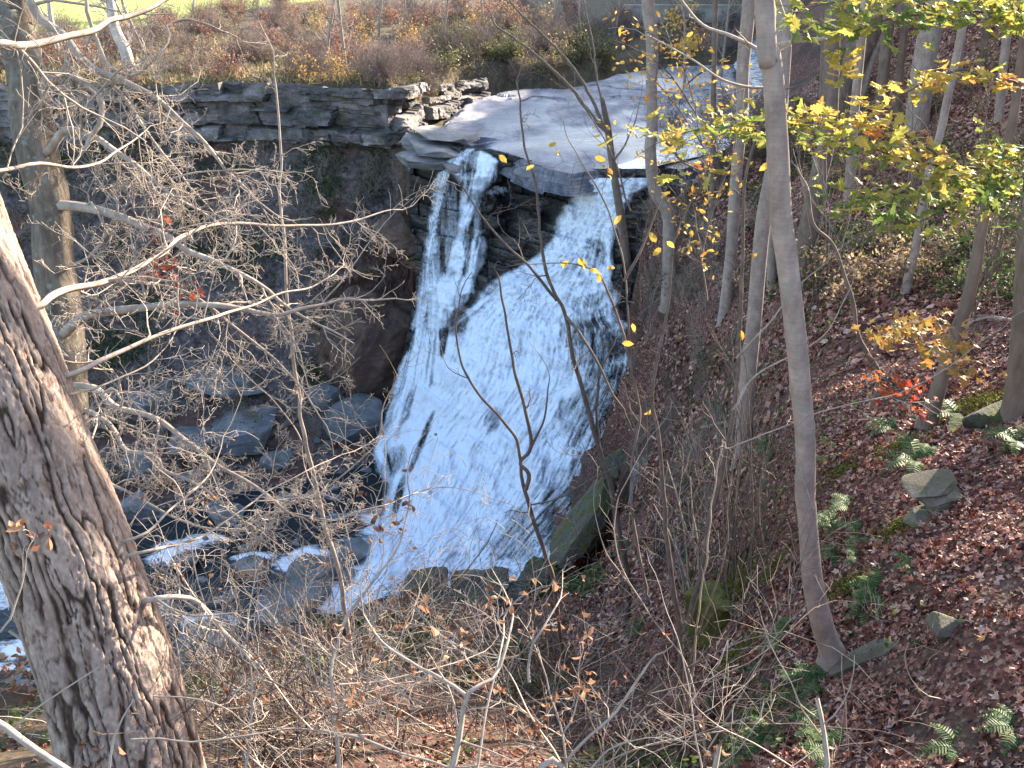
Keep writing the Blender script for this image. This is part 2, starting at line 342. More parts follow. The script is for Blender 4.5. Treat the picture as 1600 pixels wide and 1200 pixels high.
for k, (zb, o_) in enumerate(layers):
    m_ = (wz <= prev) & (wz > zb); sw = S2/(2.2+1.3*(k % 3))+k*.37+2.2*noise(S2*.23, Z2*.15+k, s=50+k); blk = np.floor(sw)
    out = np.where(m_, o_+1.3*(_h(blk, blk*0+k, blk*0, 9)-.5)-0.22*(np.abs(sw % 1-.5) > .478)*(_h(blk, blk*0+k, blk*0, 19) > .45), out); prev = zb
out = out+0.5*(fbm(S2*.5, Z2*1.6, s=44, o=5)-.5)+0.25*(fbm(S2*2.5, Z2*5, s=45)-.5)+0.8*(fbm(S2*.13, Z2*0, s=46)-.5)
zz = zt+Z2+0.9*(fbm(S2*.09, Z2*0, s=47)-.5)-1.9*sstep(rt[-1]-20, rt[-1]-1, S2)
X2 = rp[:, 0][None]+nrm[:, 0][None]*out; Y2 = rp[:, 1][None]+nrm[:, 1][None]*out
top = np.stack([rp[:, 0]-nrm[:, 0]*2.5, rp[:, 1]-nrm[:, 1]*2.5, zz[0]-0.6], -1)[None]
bot = np.stack([rp[:, 0]-nrm[:, 0]*2.5, rp[:, 1]-nrm[:, 1]*2.5, zz[-1]-0.3], -1)[None]
VV = np.concatenate([top, np.stack([X2, Y2, zz], -1), bot]); 
struct(mesh('cliff', VV.reshape(-1, 3), grid_faces(VV.shape[0], VV.shape[1]), M_cliff, smooth=False))

# ---------------------------------------------------------------- rock ledge above the falls
lx = np.arange(-8.5, 25, 0.085); ly = np.concatenate([np.arange(38, 58, 0.085), np.arange(58, 90, 0.3)])
LX, LY = np.meshgrid(lx, ly); sd = poly_sdf(LX, LY, LEDGE)
zt_ = -9.95+0.006*(LY-48)+0.10*(fbm(LX*.35, LY*.35, s=61)-.5)
zt_ += 0.15*np.floor(2.6*fbm(LX*.13+LY*.05, LY*.16, s=62)+0.04*fbm(LX*4, LY*4, s=64))      # thin bedding steps on the top
leftc = sstep(-1.2, -3.2, LX-0.35*(LY-48))                 # stacked shelves on the left corner
rg = 0.5*(fbm(LX*.9, LY*.9, s=63, o=5)-.5)+0.2*(fbm(LX*3.5, LY*3.5, s=65)-.5)
drop = 0
for hgt, off, ww in ((0.28, 0.15, .05), (0.3, 0.75, .05), (0.35, 1.25, .05), (0.35, 1.8, .05)):
    drop = drop+hgt*(1-sstep(off-ww, off+ww, sd+rg*(0.5+off*.3)))*np.where(off > 0.5, leftc, 1)
drop = drop+0.3*(1-sstep(-.04, .02, sd+rg*.6))+0.35*(1-sstep(-.34, -.27, sd+rg*.9))
# the groove that carries the left stream to the lip
gr = np.array([zl(1000, 215), zl(900, 222), zl(800, 232), zl(762, 238), zl(735, 240)])
gd = -poly_sdf(LX, LY, list(gr)+list(gr[::-1]+0.01)); gdist = np.abs(gd)
wet = np.clip(sstep(1.7, 0.4, gdist+1.2*(fbm(LX*.8, LY*.4, s=67)-.5))*0.9, 0, 1)
wet = np.maximum(wet, sstep(4.2, 6.5, LX-0.1*(LY-44)+1.5*(fbm(LX*.5, LY*.5, s=68)-.5))*sstep(60, 48, LY)*.9)
wet = np.maximum(wet, 0.8*sstep(.5, .62, fbm(LX*.25, LY*.12, s=69))*sstep(44, 50, LY))
zl_ = zt_-drop-0.08*sstep(1.5, .2, gdist)
keep = (sd[:-1, :-1] > -0.6)
Vl = np.stack([LX, LY, zl_], -1).reshape(-1, 3); F = grid_faces(*LX.shape, keep)
Vl, F, wt = compact(Vl, F, wet)
struct(mesh('rock_ledge', Vl, F, M_ledge, attrs={'wet': wt}, smooth=False))

# ---------------------------------------------------------------- waterfall: stepped rock face with sheets of foam over it
fp = [(735, 236, 47.2), (690, 262, 46.9), (660, 440, 46.2), (640, 540, 45.3), (610, 650, 43.4), (578, 712, 41.6), (560, 760, 39.5), (775, 245, 46.2), (760, 330, 46.0), (745, 420, 44.6), (700, 500, 43.8), (820, 262, 45), (800, 380, 44.2), (860, 300, 44.4), (900, 280, 43.6), (850, 420, 42.6), (950, 290, 42.3), (1010, 285, 41.8), (1060, 270, 42), (1060, 330, 40.8), (960, 350, 41.3), (940, 450, 39.8), (1000, 480, 39), (985, 600, 36.5), (960, 700, 34.2), (1010, 700, 34.6), (1040, 600, 37), (1040, 450, 39.6), (900, 810, 31.7), (960, 800, 31.5), (810, 905, 29.6), (860, 600, 38), (820, 600, 38.6), (760, 800, 34), (700, 900, 30.8), (640, 940, 29.4), (545, 955, 29.2), (540, 880, 32), (560, 820, 34.6), (640, 700, 40), (700, 600, 41.2), (720, 700, 38), (820, 700, 36), (880, 700, 35.3), (600, 830, 34.5), (640, 850, 33), (700, 980, 28.6), (600, 980, 28.3), (530, 700, 43), (560, 600, 46), (600, 450, 48), (640, 300, 49)]
fp = np.array(fp, float); FY = TPS(fp[:, :2]/100, fp[:, 2], -1e-5, 0.5)
fx_ = np.arange(530, 1062, 1.7); fy_ = np.arange(228, 985, 1.7); PX, PY = np.meshgrid(fx_, fy_)
def edge(rows, py, k): r = np.array(rows, float); return np.interp(py, r[:, 0], r[:, k])
A1 = [(233, 731, 742), (250, 703, 725), (270, 689, 706), (300, 680, 692), (340, 671, 684), (400, 661, 682), (440, 655, 690), (480, 650, 694), (520, 643, 692), (600, 622, 690), (660, 598, 690), (705, 578, 690), (760, 600, 690), (800, 606, 690)]
A2 = [(236, 728, 748), (252, 715, 772), (272, 716, 778), (300, 719, 752), (340, 720, 750), (380, 712, 757), (420, 695, 752), (450, 682, 738), (495, 680, 706), (512, 680, 696)]
MM = [(278, 925, 1010), (290, 910, 1012), (305, 896, 985), (330, 884, 968), (360, 868, 955), (400, 838, 956), (425, 800, 958), (450, 760, 960), (480, 728, 964), (500, 702, 976), (512, 690, 990), (560, 680, 1004), (600, 672, 1002), (650, 640, 990), (700, 610, 975), (760, 604, 955), (800, 602, 915), (840, 592, 880), (870, 572, 862), (905, 556, 812), (935, 545, 700), (960, 530, 640), (985, 525, 600)]
jag = 14*(fbm(PX*.03, PY*.03, s=71, o=5)-.5)*2
def band(rows, soft):
    l = edge(rows, PY, 1); r = edge(rows, PY, 2); x = PX+jag
    return sstep(-soft, soft, x-l)*sstep(-soft, soft, r-x)*((PY >= rows[0][0]) & (PY <= rows[-1][0]+4)), l, r
bA1, l1, r1 = band(A1, 5); bA2, l2, r2 = band(A2, 6); bM, lm, rm = band(MM, 8)
ml = edge([(228, 690), (300, 700), (420, 690), (512, 650), (600, 620), (705, 575), (800, 560), (985, 480)], PY, 1)
uM = (PX-lm)/np.maximum(rm-lm, 30)*8+PY*.004; uA = (PX-l1)/40.
stM = fbm(uM*9+1.3*fbm(PX*.02, PY*.02, s=75), PY*.018, s=72, o=4, g=.65); stM2 = fbm(uM*3.2+fbm(PX*.03, PY*.03, s=74)*1.2, PY*.013, s=73, o=4)
stA = fbm(PX*.09+PY*.018, PY*.012, s=76, o=4, g=.6)
brk = fbm(PX*.045, PY*.06, s=77, o=5, g=.6)                 # turbulent broken water
fin = fbm(uM*13+1.5*fbm(PX*.02, PY*.02, s=86), PY*.022, s=79, o=3, g=.7)
dark = np.zeros_like(PX)
def blob(cx, cy, rx, ry, a, ang=0):
    c_, s_ = math.cos(R_(ang)), math.sin(R_(ang)); dx, dy = PX-cx, PY-cy
    q = np.sqrt(((dx*c_+dy*s_)/rx)**2+((-dx*s_+dy*c_)/ry)**2)+0.9*(fbm(PX*.035, PY*.035, s=78, o=4)-.5)
    return a*sstep(1.15, .7, q)
for bl in ((930, 535, 58, 44, .55, 10), (945, 612, 46, 56, .5, 0), (905, 650, 40, 50, .4, 20), (920, 480, 30, 20, .3, 0), (655, 700, 6, 55, .9, 22), (625, 770, 6, 40, .8, 15), (694, 520, 7, 40, .8, 5), (715, 505, 18, 22, .6, 20), (620, 718, 16, 30, .55, 20), (880, 780, 30, 80, .45, 30), (800, 850, 30, 70, .3, 32), (770, 655, 12, 20, .5, 20), (930, 740, 24, 60, .55, 25), (560, 880, 22, 14, .5, 0), (730, 470, 24, 12, .6, -15), (760, 452, 20, 10, .5, -20), (705, 320, 14, 40, .5, 5), (700, 430, 16, 14, .4, 0), (965, 300, 12, 10, .4, 0), (930, 395, 20, 25, .35, 0)):
    dark = np.maximum(dark, blob(*bl))
thin = 0.30*sstep(0.5, 0.9, (PX-lm)/np.maximum(rm-lm, 1))*sstep(470, 560, PY)
side = sstep(.55, 1, (PX-lm)/np.maximum(rm-lm, 1))*sstep(450, 540, PY)
thr = sstep(.30, .78, stM); thr2 = sstep(.35, .78, stM2); crest = sstep(.5, .85, fbm(PX*.012, PY*.022, s=80, o=3))
foamM = bM*np.clip(1.20-.34*thr-.16*thr2-.34*side-dark*.95+.9*(brk-.5)*(.25+.4*sstep(620, 430, PY)+dark)-.55*sstep(.45, .8, fin)*(.45+side)+.25*crest*sstep(620, 420, PY), 0, 1)
stB = fbm((PX-l1)/np.maximum(r1-l1, 20)*14+PY*.004, PY*.014, s=84, o=4, g=.65)
foamA = bA1*np.clip(.95-.65*sstep(.36, .72, stB)-dark*.9+.6*(brk-.5)-.3*sstep(.5, .8, fin)+0.10*sstep(430, 560, PY), 0, 1)*sstep(806, 700, PY)
foamA2 = bA2*np.clip(0.95-.9*sstep(.42, .66, stA)-dark*.8+1.2*(brk-.5)+.35*sstep(275, 245, PY), 0, 1)
foamX = 0.45*sstep(.55, .7, brk)*sstep(735, 770, PX)*sstep(885, 800, PX)*sstep(250, 262, PY)*sstep(330, 290, PY)   # thin drips under the lip
low = sstep(860, 930, PY)*bM*sstep(.3, .6, brk)*.5
veil = (.30+.45*sstep(380, 520, PY))*sstep(-4, 6, PX-l1)*sstep(-8, 8, edge(A2, PY, 2)-PX)*(PY > 285)*(PY < 512)*sstep(.30, .6, fbm(PX*.11, PY*.015, s=85))
foam = np.clip(np.maximum.reduce([foamM, foamA, foamA2, foamX, veil])+low, 0, 1)
foam *= sstep(984, 960, PY); foam = np.clip(foam+.5*bM*sstep(830, 900, PY)*sstep(.35, .6, brk), 0, 1)*sstep(984, 960, PY)
BY = FY(PX/100, PY/100)
base = WY(PX, PY, BY)
zf = base[..., 2]; cov = np.maximum.reduce([bM, bA1, bA2])
stp = np.floor(zf*1.35+1.2*fbm(PX*.008, PY*.004, s=81)+.0); frac = (zf*1.35+1.2*fbm(PX*.008, PY*.004, s=81))-stp
foam *= 1-.10*sstep(.35, .0, frac)*sstep(560, 460, PY)*cov
spk = fbm(uM*15+2.5*(brk-.5)+PX*.05, PY*.075, s=87, o=3, g=.6); spl = fbm(PX*.11, PY*.13, s=88, o=4, g=.7)
foam = np.clip(foam-bM*(.42*sstep(.54, .8, spk)*(.5+.9*side)+.28*sstep(.52, .7, spl)*sstep(560, 420, PY))*sstep(930, 820, PY)*.8+.10*bM*sstep(.5, .3, spk), 0, 1)
amp = 0.34+0.35*(1-cov)
ry = -amp*(frac-.5)*0.9+amp*(_h(stp, np.floor(PX/34+stp*.4), stp*0, 3)-.5)*1.1+0.9*(fbm(PX*.015, PY*.02, s=82, o=6)-.5)+0.15*(fbm(PX*.12, PY*.2, s=83)-.5)
Yr = BY+ry
# recess behind the lip, between the two streams
Yr = Yr+1.6*blob(830, 300, 75, 40, 1, -8)+0.9*blob(790, 400, 45, 45, 1, 0)
rockV = WY(PX, PY, Yr)
inreg = poly_sdf(PX, PY, [(640, 232), (735, 228), (780, 236), (830, 250), (900, 262), (1000, 262), (1058, 262), (1058, 620), (1030, 760), (960, 860), (900, 980), (560, 984), (560, 930), (590, 860), (598, 760), (585, 705), (606, 640), (632, 540), (650, 440), (640, 330)])
keepr = (inreg[:-1, :-1] > 0)
Vr, F = compact(rockV.reshape(-1, 3), grid_faces(*PX.shape, keepr))
struct(mesh('falls_rock_face', Vr, F, M_face, smooth=False))
# foam sheet: smoother than the rock, stands proud of it
def box(a, r):
    k = np.ones(2*r+1)/(2*r+1)
    a = np.apply_along_axis(lambda v: np.convolve(np.pad(v, r, 'edge'), k, 'valid'), 0, a)
    return np.apply_along_axis(lambda v: np.convolve(np.pad(v, r, 'edge'), k, 'valid'), 1, a)
Yw = np.minimum(box(box(Yr, 6), 6), box(Yr, 2)-.02)-0.20-0.12*foam-0.10*(stM-.5)-0.30*(brk-.5)*sstep(640, 480, PY)-.10*(fin-.5)+.14*(spk-.5)+.2*(spl-.5)*sstep(620, 460, PY)
fm = foam[:-1, :-1]+foam[1:, 1:]
kf = (fm > 0.05)
Vw, F, fo = compact(WY(PX, PY, Yw).reshape(-1, 3), grid_faces(*PX.shape, kf), foam)
m, n, b = newmat('falling_water'); M_foam = m
co = n.nodes.new('ShaderNodeNewGeometry').outputs['Position']
fn = tex(n, 'noise', 11.0, co, 5, 0.7, stretch=(1, 1, 0.22))
b.inputs['Base Color'].default_value = (0.74, 0.82, 0.93, 1); b.inputs['Roughness'].default_value = 0.45
al = mth(n, 'ADD', mth(n, 'MULTIPLY', attr(n, 'foam'), 1.12), mth(n, 'MULTIPLY', mth(n, 'SUBTRACT', fn.outputs[0], 0.52), 1.0))
n.links.new(mth(n, 'ADD', al, -0.02, True), b.inputs['Alpha']); bump(n, b, fn.outputs[0], 0.35, 0.05)
struct(mesh('waterfall', Vw, F, M_foam, attrs={'foam': fo}))

# ---------------------------------------------------------------- creek water
m, n, b = newmat('creek_water'); M_creek = m
co = n.nodes.new('ShaderNodeNewGeometry').outputs['Position']
r1_ = tex(n, 'noise', 1.6, co, 5, 0.6); r2_ = tex(n, 'noise', 2.4, co, 8, 0.78, stretch=(0.6, 1.6, 1))
wv = mth(n, 'ADD', r2_.outputs[0], mth(n, 'MULTIPLY', attr(n, 'rapid'), 0.45))
ff = ramp(n, [(0.74, (0, 0, 0)), (0.84, (.35,)*3), (1.0, (1, 1, 1))], wv)
n.links.new(mix(n, ff, (0.02, 0.028, 0.033), (0.78, 0.84, 0.92)), b.inputs['Base Color'])
n.links.new(mth(n, 'ADD', mth(n, 'MULTIPLY', ff, 0.5), 0.08), b.inputs['Roughness']); bump(n, b, r1_.outputs[0], 0.5, 0.12)
cx = np.arange(-60, 6, 0.25); cy = np.arange(14, 47, 0.25); CX, CY = np.meshgrid(cx, cy)
gz = hz(CX, CY); cz = -26.15+0.01*(CX+5)+0.10*(fbm(CX*.5, CY*.5, s=91)-.5)
lipd = np.hypot((CX+3.5)/6, (CY-31)/5.5)
rap = np.clip(sstep(1.5, .5, lipd)*1.15+1.0*sstep(.55, .66, fbm(CX*.3, CY*.6, s=92, o=5))*sstep(39, 34, CY), 0, 1.2)
for a_, b_, rx_, ry_ in ((482, 866, 1.5, .9), (455, 880, 1.2, .8), (275, 850, 1.9, .8), (320, 838, 1.5, .6), (400, 868, 1.4, .5), (28, 1008, 1.4, 1.0), (70, 990, 1.0, .8), (250, 868, 1.3, .7)):
    q_ = WZ(a_, b_, -26.1); rap = np.maximum(rap, 1.15*sstep(1.2, .4, np.hypot((CX-q_[0])/rx_, (CY-q_[1])/ry_)+.7*(fbm(CX*.9, CY*1.4, s=96)-.5)))
cz = cz+rap*0.12*fbm(CX*2, CY*2, s=93)
kc = (gz < cz+0.7)[:-1, :-1]
Vc, F, rr = compact(np.stack([CX, CY, cz], -1).reshape(-1, 3), grid_faces(*CX.shape, kc), rap)
struct(mesh('creek_water', Vc, F, M_creek, attrs={'rapid': rr}))
# water running over the bed upstream of the ledge
ux, t_ = resample([(24.5, 98), (23, 86), (20, 74), (17.5, 64), (15, 56), (11.5, 50), (8.5, 46), (6.3, 43.4), (5.6, 42.6)], 0.3)
tg = np.gradient(ux, axis=0); tg /= np.linalg.norm(tg, axis=1, keepdims=True); nr_ = np.stack([tg[:, 1], -tg[:, 0]], -1)
wd = np.linspace(-1, 1, 15); wid = 1.3+0.5*np.sin(t_*.4)
UX = ux[:, 0][:, None]+nr_[:, 0][:, None]*wd*wid[:, None]; UY = ux[:, 1][:, None]+nr_[:, 1][:, None]*wd*wid[:, None]
UZ = -9.72+0.04*np.maximum(UY-60, 0)+0.6*(UY > 84)+0.05*(fbm(UX*2, UY*2, s=95)-.5)
struct(mesh('creek_water', np.stack([UX, UY, UZ], -1).reshape(-1, 3), grid_faces(*UX.shape), M_creek, attrs={'rapid': np.full(UX.size, .75)}))

# ================================================================ vegetation helpers
def unit(v): return v/np.maximum(np.linalg.norm(v, axis=-1, keepdims=True), 1e-9)
def cat_(P, step):
    """Catmull-Rom through the control points, resampled evenly"""
    P = np.asarray(P, float); Q = np.concatenate([[2*P[0]-P[1]], P, [2*P[-1]-P[-2]]]); o = []
    for i in range(len(P)-1):
        t = np.linspace(0, 1, 9)[:-1, None]; a, b, c, d = Q[i:i+4]
        o.append(0.5*((2*b)+(c-a)*t+(2*a-5*b+4*c-d)*t*t+(3*b-a-3*c+d)*t**3))
    o = np.concatenate(o+[P[-1:]])
    L = np.concatenate([[0], np.cumsum(np.linalg.norm(np.diff(o[:, :3], axis=0), axis=1))]); n = max(3, int(L[-1]/step)+1)
    t = np.linspace(0, L[-1], n); return np.stack([np.interp(t, L, o[:, k]) for k in range(o.shape[1])], -1)
def tubes(paths):
    """paths: list of (points (n,3), radii (n,)). One vertex/face set, grouped for speed."""
    gr = {}
    for P, r in paths:
        m_ = r[0]; s = 9 if m_ > .06 else 6 if m_ > .02 else 4 if m_ > .008 else 3
        gr.setdefault((len(P), s), []).append((P, r))
    Vs, Fs, off = [], [], 0
    for (n_, s), L in gr.items():
        P = np.stack([a for a, _ in L]); r = np.stack([b for _, b in L]); k = len(L)
        T = unit(np.gradient(P, axis=1)); mt = T.mean(1)
        ref = np.zeros((k, 3)); ref[np.arange(k), np.abs(mt).argmin(1)] = 1
        A = unit(np.cross(T, ref[:, None])); B = np.cross(T, A)
        th = np.arange(s)*2*math.pi/s
        V = P[:, :, None]+r[:, :, None, None]*(A[:, :, None]*np.cos(th)[None, None, :, None]+B[:, :, None]*np.sin(th)[None, None, :, None])
        i = np.arange(k*n_*s).reshape(k, n_, s)+off; j = np.roll(i, -1, 2)
        Fs.append(np.stack([i[:, :-1], j[:, :-1], j[:, 1:], i[:, 1:]], -1).reshape(-1, 4))
        Vs.append(V.reshape(-1, 3)); off += k*n_*s
    return np.concatenate(Vs), np.concatenate(Fs)
def grow(rg, p, d, L, r, lvl, out, crook=.22, up=.05, tips=None, kids=(3, 6), ang=(30, 62), rmin=.0022):
    n_ = 5 if L < .35 else 8 if L < 1.3 else 12
    pts = [p]; seg = L/(n_-1); dd = d; ds = [d]
    for i in range(n_-1):
        dd = dd+rg.normal(0, crook, 3); dd[2] += up; dd = dd/np.linalg.norm(dd); pts.append(pts[-1]+dd*seg*rg.uniform(.8, 1.2)); ds.append(dd)
    pts = np.array(pts); rr = np.maximum(r*np.linspace(1, .35, n_), rmin*.8); out.append((pts, rr))
    if tips is not None: tips.append(pts[-1])
    if lvl > 0:
        nk = rg.integers(kids[0], kids[1]+1); side = rg.uniform(0, 6.28)
        for k in range(nk):
            t = (k+rg.uniform(.3, 1.0))/nk*.95+.04; x = t*(n_-1); i = min(int(x), n_-2); q = pts[i]+(pts[i+1]-pts[i])*(x-i); dv = ds[i+1]
            ax = np.cross(dv, rg.normal(0, 1, 3)); ax /= np.linalg.norm(ax)+1e-9
            a = R_(rg.uniform(*ang)); side += 2.4; nd_ = dv*math.cos(a)+ax*math.sin(a)
            grow(rg, q, nd_, L*rg.uniform(.35, .62)*(1.15-.5*t), max(rr[i]*.62, rmin), lvl-1, out, crook*1.08, up, tips, kids, ang, rmin)
def limb(rg, P, r0, r1, out, rate=3.0, L=.8, lvl=2, step=.06, wig=.012, start=.15, up=.02, tips=None, kids=(3, 5), droop=0.0, rmin=.0022, seg=12):
    """a traced limb with twigs growing from it; rate = side shoots per metre"""
    Q = cat_(P, step); n_ = len(Q); s = np.arange(n_)*step; ph = rg.uniform(0, 50)
    W_ = np.stack([noise(s*5, ph, k*7.0)-.5 for k in range(3)], -1)*2*wig; W_[0] = 0; Q = Q+W_
    rr = np.linspace(r0, r1, n_)*(1+.12*(noise(s*9, ph)-.5)); out.append((Q, rr))
    T = unit(np.gradient(Q, axis=0)); tot = s[-1]; k = int(rate*tot*(1-start)); 
    for i in range(k):
        x = start+(1-start)*(i+rg.uniform(0, 1))/max(k, 1); j = min(int(x*(n_-1)), n_-2); dv = T[j]
        ax = np.cross(dv, rg.normal(0, 1, 3)); ax /= np.linalg.norm(ax)+1e-9; a = R_(rg.uniform(35, 70)); nd_ = dv*math.cos(a)+ax*math.sin(a); nd_[2] -= droop
        grow(rg, Q[j], nd_, L*rg.uniform(.4, 1.2)*(1.1-.5*x), min(max(rr[j]*.5, rmin), .012), lvl, out, .24, up, tips, kids, (30, 62), rmin)
    if L > .21: grow(rg, Q[-1], T[-1], L*.8, r1, max(lvl-1, 0), out, .2, up, tips, kids, (30, 60), rmin)
    return Q
def px_path(*pts): return np.array([W(a, b, d) for a, b, d in pts])

# leaf outlines: fan round the middle
def star(lobes, r_in, wide=1.0, tip=1.0):
    o = []
    for i, (ang, rad) in enumerate(lobes): o.append((math.sin(R_(ang))*rad*wide, math.cos(R_(ang))*rad))
    return np.array(o)
MAPLE = star([(0, 1), (18, .5), (50, .92), (75, .42), (105, .62), (160, .3), (200, .3), (255, .62), (285, .42), (310, .92), (342, .5)], 0)
OAK = star([(0, 1), (10, .72), (30, .85), (38, .5), (62, .62), (80, .33), (112, .5), (140, .35), (172, .8), (188, .8), (220, .35), (248, .5), (280, .33), (298, .62), (322, .5), (330, .85), (350, .72)], 0, .85)
OVATE = star([(0, 1), (32, .62), (80, .48), (140, .66), (180, 1.0), (220, .66), (280, .48), (328, .62)], 0)
QUAD = np.array([(0, 1.), (.5, .1), (0, -.9), (-.5, .1)])
def leaves(C_, N_, size, outline, rg, curl=.25, fan=True):
    k = len(C_); size = np.broadcast_to(size, (k,)); N_ = unit(N_); R1 = unit(np.cross(N_, rg.normal(0, 1, (k, 3)))); R2 = np.cross(N_, R1)
    O = outline; m_ = len(O); cu = rg.normal(0, curl, (k, 1)); fold = rg.normal(0, curl*1.2, (k, 1))
    h = (O[:, 1]**2)[None]*cu+np.abs(O[:, 0])[None]*fold+rg.normal(0, .06, (k, m_))
    V = C_[:, None]+size[:, None, None]*(R1[:, None]*O[None, :, :1]+R2[:, None]*O[None, :, 1:]+N_[:, None]*h[..., None])
    if fan:
        V = np.concatenate([C_[:, None], V], 1); b0 = (np.arange(k)*(m_+1))[:, None]; i = np.arange(m_)[None]
        F = np.stack([np.broadcast_to(b0, (k, m_)), b0+1+i, b0+1+(i+1) % m_], -1).reshape(-1, 3); per = m_
    else:
        F = (np.arange(k)*m_)[:, None]+np.arange(m_)[None]; per = 1
    return V.reshape(-1, 3), F, per
def leaf_mesh(name, C_, N_, size, outline, rg, mat, parent=None, hue=None, curl=.25, fan=True):
    V, F, per = leaves(C_, N_, size, outline, rg, curl, fan)
    hue = rg.random(len(C_)) if hue is None else hue
    return mesh(name, V, F, mat, parent, fattrs={'hue': np.repeat(hue, per)}, smooth=False)
def leaf_mat(name, stops, trans=.45, rough=.55):
    m, n, b = newmat(name); c = ramp(n, stops, attr(n, 'hue'))
    co = n.nodes.new('ShaderNodeNewGeometry').outputs['Position']; t = tex(n, 'noise', 30, co, 3)
    c = mix(n, .35, c, ramp(n, [(.3, (.5,)*3), (.7, (1.4,)*3)], t.outputs[0]), 'MULTIPLY')
    n.links.new(c, b.inputs['Base Color']); b.inputs['Roughness'].default_value = rough; b.inputs['Specular IOR Level'].default_value = .3
    if trans:
        tr = n.nodes.new('ShaderNodeBsdfTranslucent'); n.links.new(c, tr.inputs[0]); mx = n.nodes.new('ShaderNodeMixShader'); mx.inputs[0].default_value = trans
        n.links.new(b.outputs[0], mx.inputs[1]); n.links.new(tr.outputs[0], mx.inputs[2]); n.links.new(mx.outputs[0], n.nodes['Material Output'].inputs[0])
    return m
M_litter = leaf_mat('fallen_leaf', [(0, (.035, .015, .012)), (.2, (.11, .03, .02)), (.45, (.22, .078, .056)), (.65, (.32, .145, .11)), (.82, (.43, .25, .20)), (.95, (.55, .38, .32)), (1, (.5, .24, .06))], .12, .6)
M_brown = leaf_mat('dry_leaf', [(0, (.12, .05, .03)), (.5, (.27, .13, .07)), (1, (.42, .25, .15))], .35)
M_oakleaf = leaf_mat('oak_leaf', [(0, (.06, .12, .03)), (.4, (.15, .21, .05)), (.6, (.33, .32, .07)), (.82, (.56, .42, .09)), (.94, (.55, .31, .08)), (1, (.42, .17, .06))], .5)
M_yellow = leaf_mat('yellow_leaf', [(0, (.5, .32, .05)), (.6, (.66, .45, .10)), (1, (.55, .24, .04))], .5)
M_red = leaf_mat('red_leaf', [(0, (.45, .05, .03)), (.5, (.5, .14, .03)), (1, (.45, .25, .03))], .5)
M_green = leaf_mat('green_leaf', [(0, (.03, .055, .02)), (.6, (.06, .105, .03)), (1, (.15, .165, .045))], .4)
M_fern = leaf_mat('fern_leaf', [(0, (.03, .09, .03)), (.6, (.065, .155, .05)), (.93, (.16, .22, .07)), (1, (.25, .2, .08))], .4)
M_pink = leaf_mat('pink_leaf', [(0, (.22, .09, .07)), (.6, (.38, .20, .15)), (1, (.42, .31, .18))], .4)
M_tan = leaf_mat('tan_leaf', [(0, (.15, .10, .06)), (.6, (.30, .21, .13)), (1, (.42, .33, .18))], .4)
M_moss = leaf_mat('moss', [(0, (.05, .06, .01)), (.6, (.13, .14, .02)), (1, (.22, .2, .03))], .1, .95)
M_grass = leaf_mat('dry_grass', [(0, (.14, .11, .06)), (.6, (.30, .24, .13)), (1, (.45, .37, .2))], .4)

def bark(name, c1, c2, scale=6, stretch=.25, bmp=.5, dist=.02, lichen=None, bands=0):
    m, n, b = newmat(name); co = n.nodes.new('ShaderNodeNewGeometry').outputs['Position']
    a = tex(n, 'noise', scale, co, 7, .7, stretch=(1, 1, stretch)); f = tex(n, 'noise', scale*.35, co, 4, .6)
    c = mix(n, ramp(n, [(.3, (0, 0, 0)), (.7, (1, 1, 1))], a.outputs[0]), c1, c2)
    c = mix(n, .5, c, ramp(n, [(.3, (.6,)*3), (.7, (1.3,)*3)], f.outputs[0]), 'MULTIPLY')
    if lichen: c = mix(n, ramp(n, [(.56, (0, 0, 0)), (.62, (.75,)*3)], tex(n, 'noise', scale*.9, co, 5, .7).outputs[0]), c, lichen)
    if bands:
        r2 = tex(n, 'noise', scale*1.0, co, 3, .6, stretch=(.6, .6, 5)); c = mix(n, bands, c, ramp(n, [(.4, (.72,)*3), (.55, (1.1,)*3)], r2.outputs[0]), 'MULTIPLY')
    n.links.new(c, b.inputs['Base Color']); b.inputs['Roughness'].default_value = .9; b.inputs['Specular IOR Level'].default_value = .2
    bump(n, b, a.outputs[0], bmp, dist); return m
M_bark = bark('smooth_grey_bark', (.23, .175, .15), (.41, .335, .29), 9, .5, .4, .008, (.26, .26, .23), .3)
M_barkd = bark('brown_bark', (.12, .09, .07), (.25, .19, .155), 9, .25, .6, .02)
M_lich = bark('lichened_bark', (.075, .06, .048), (.26, .215, .17), 14, .22, 1.0, .03, (.24, .25, .22))
M_white = bark('pale_mottled_bark', (.3, .25, .22), (.68, .62, .56), 2.5, .6, .3, .02)
M_twig = bark('pale_twig', (.23, .185, .15), (.44, .37, .315), 20, .5, .2, .003)
M_twigb = bark('brown_twig', (.08, .06, .05), (.19, .15, .125), 20, .5, .2, .003)
M_twigf = bark('grey_brush_twig', (.11, .085, .08), (.26, .205, .19), 3, .5, .2, .003)

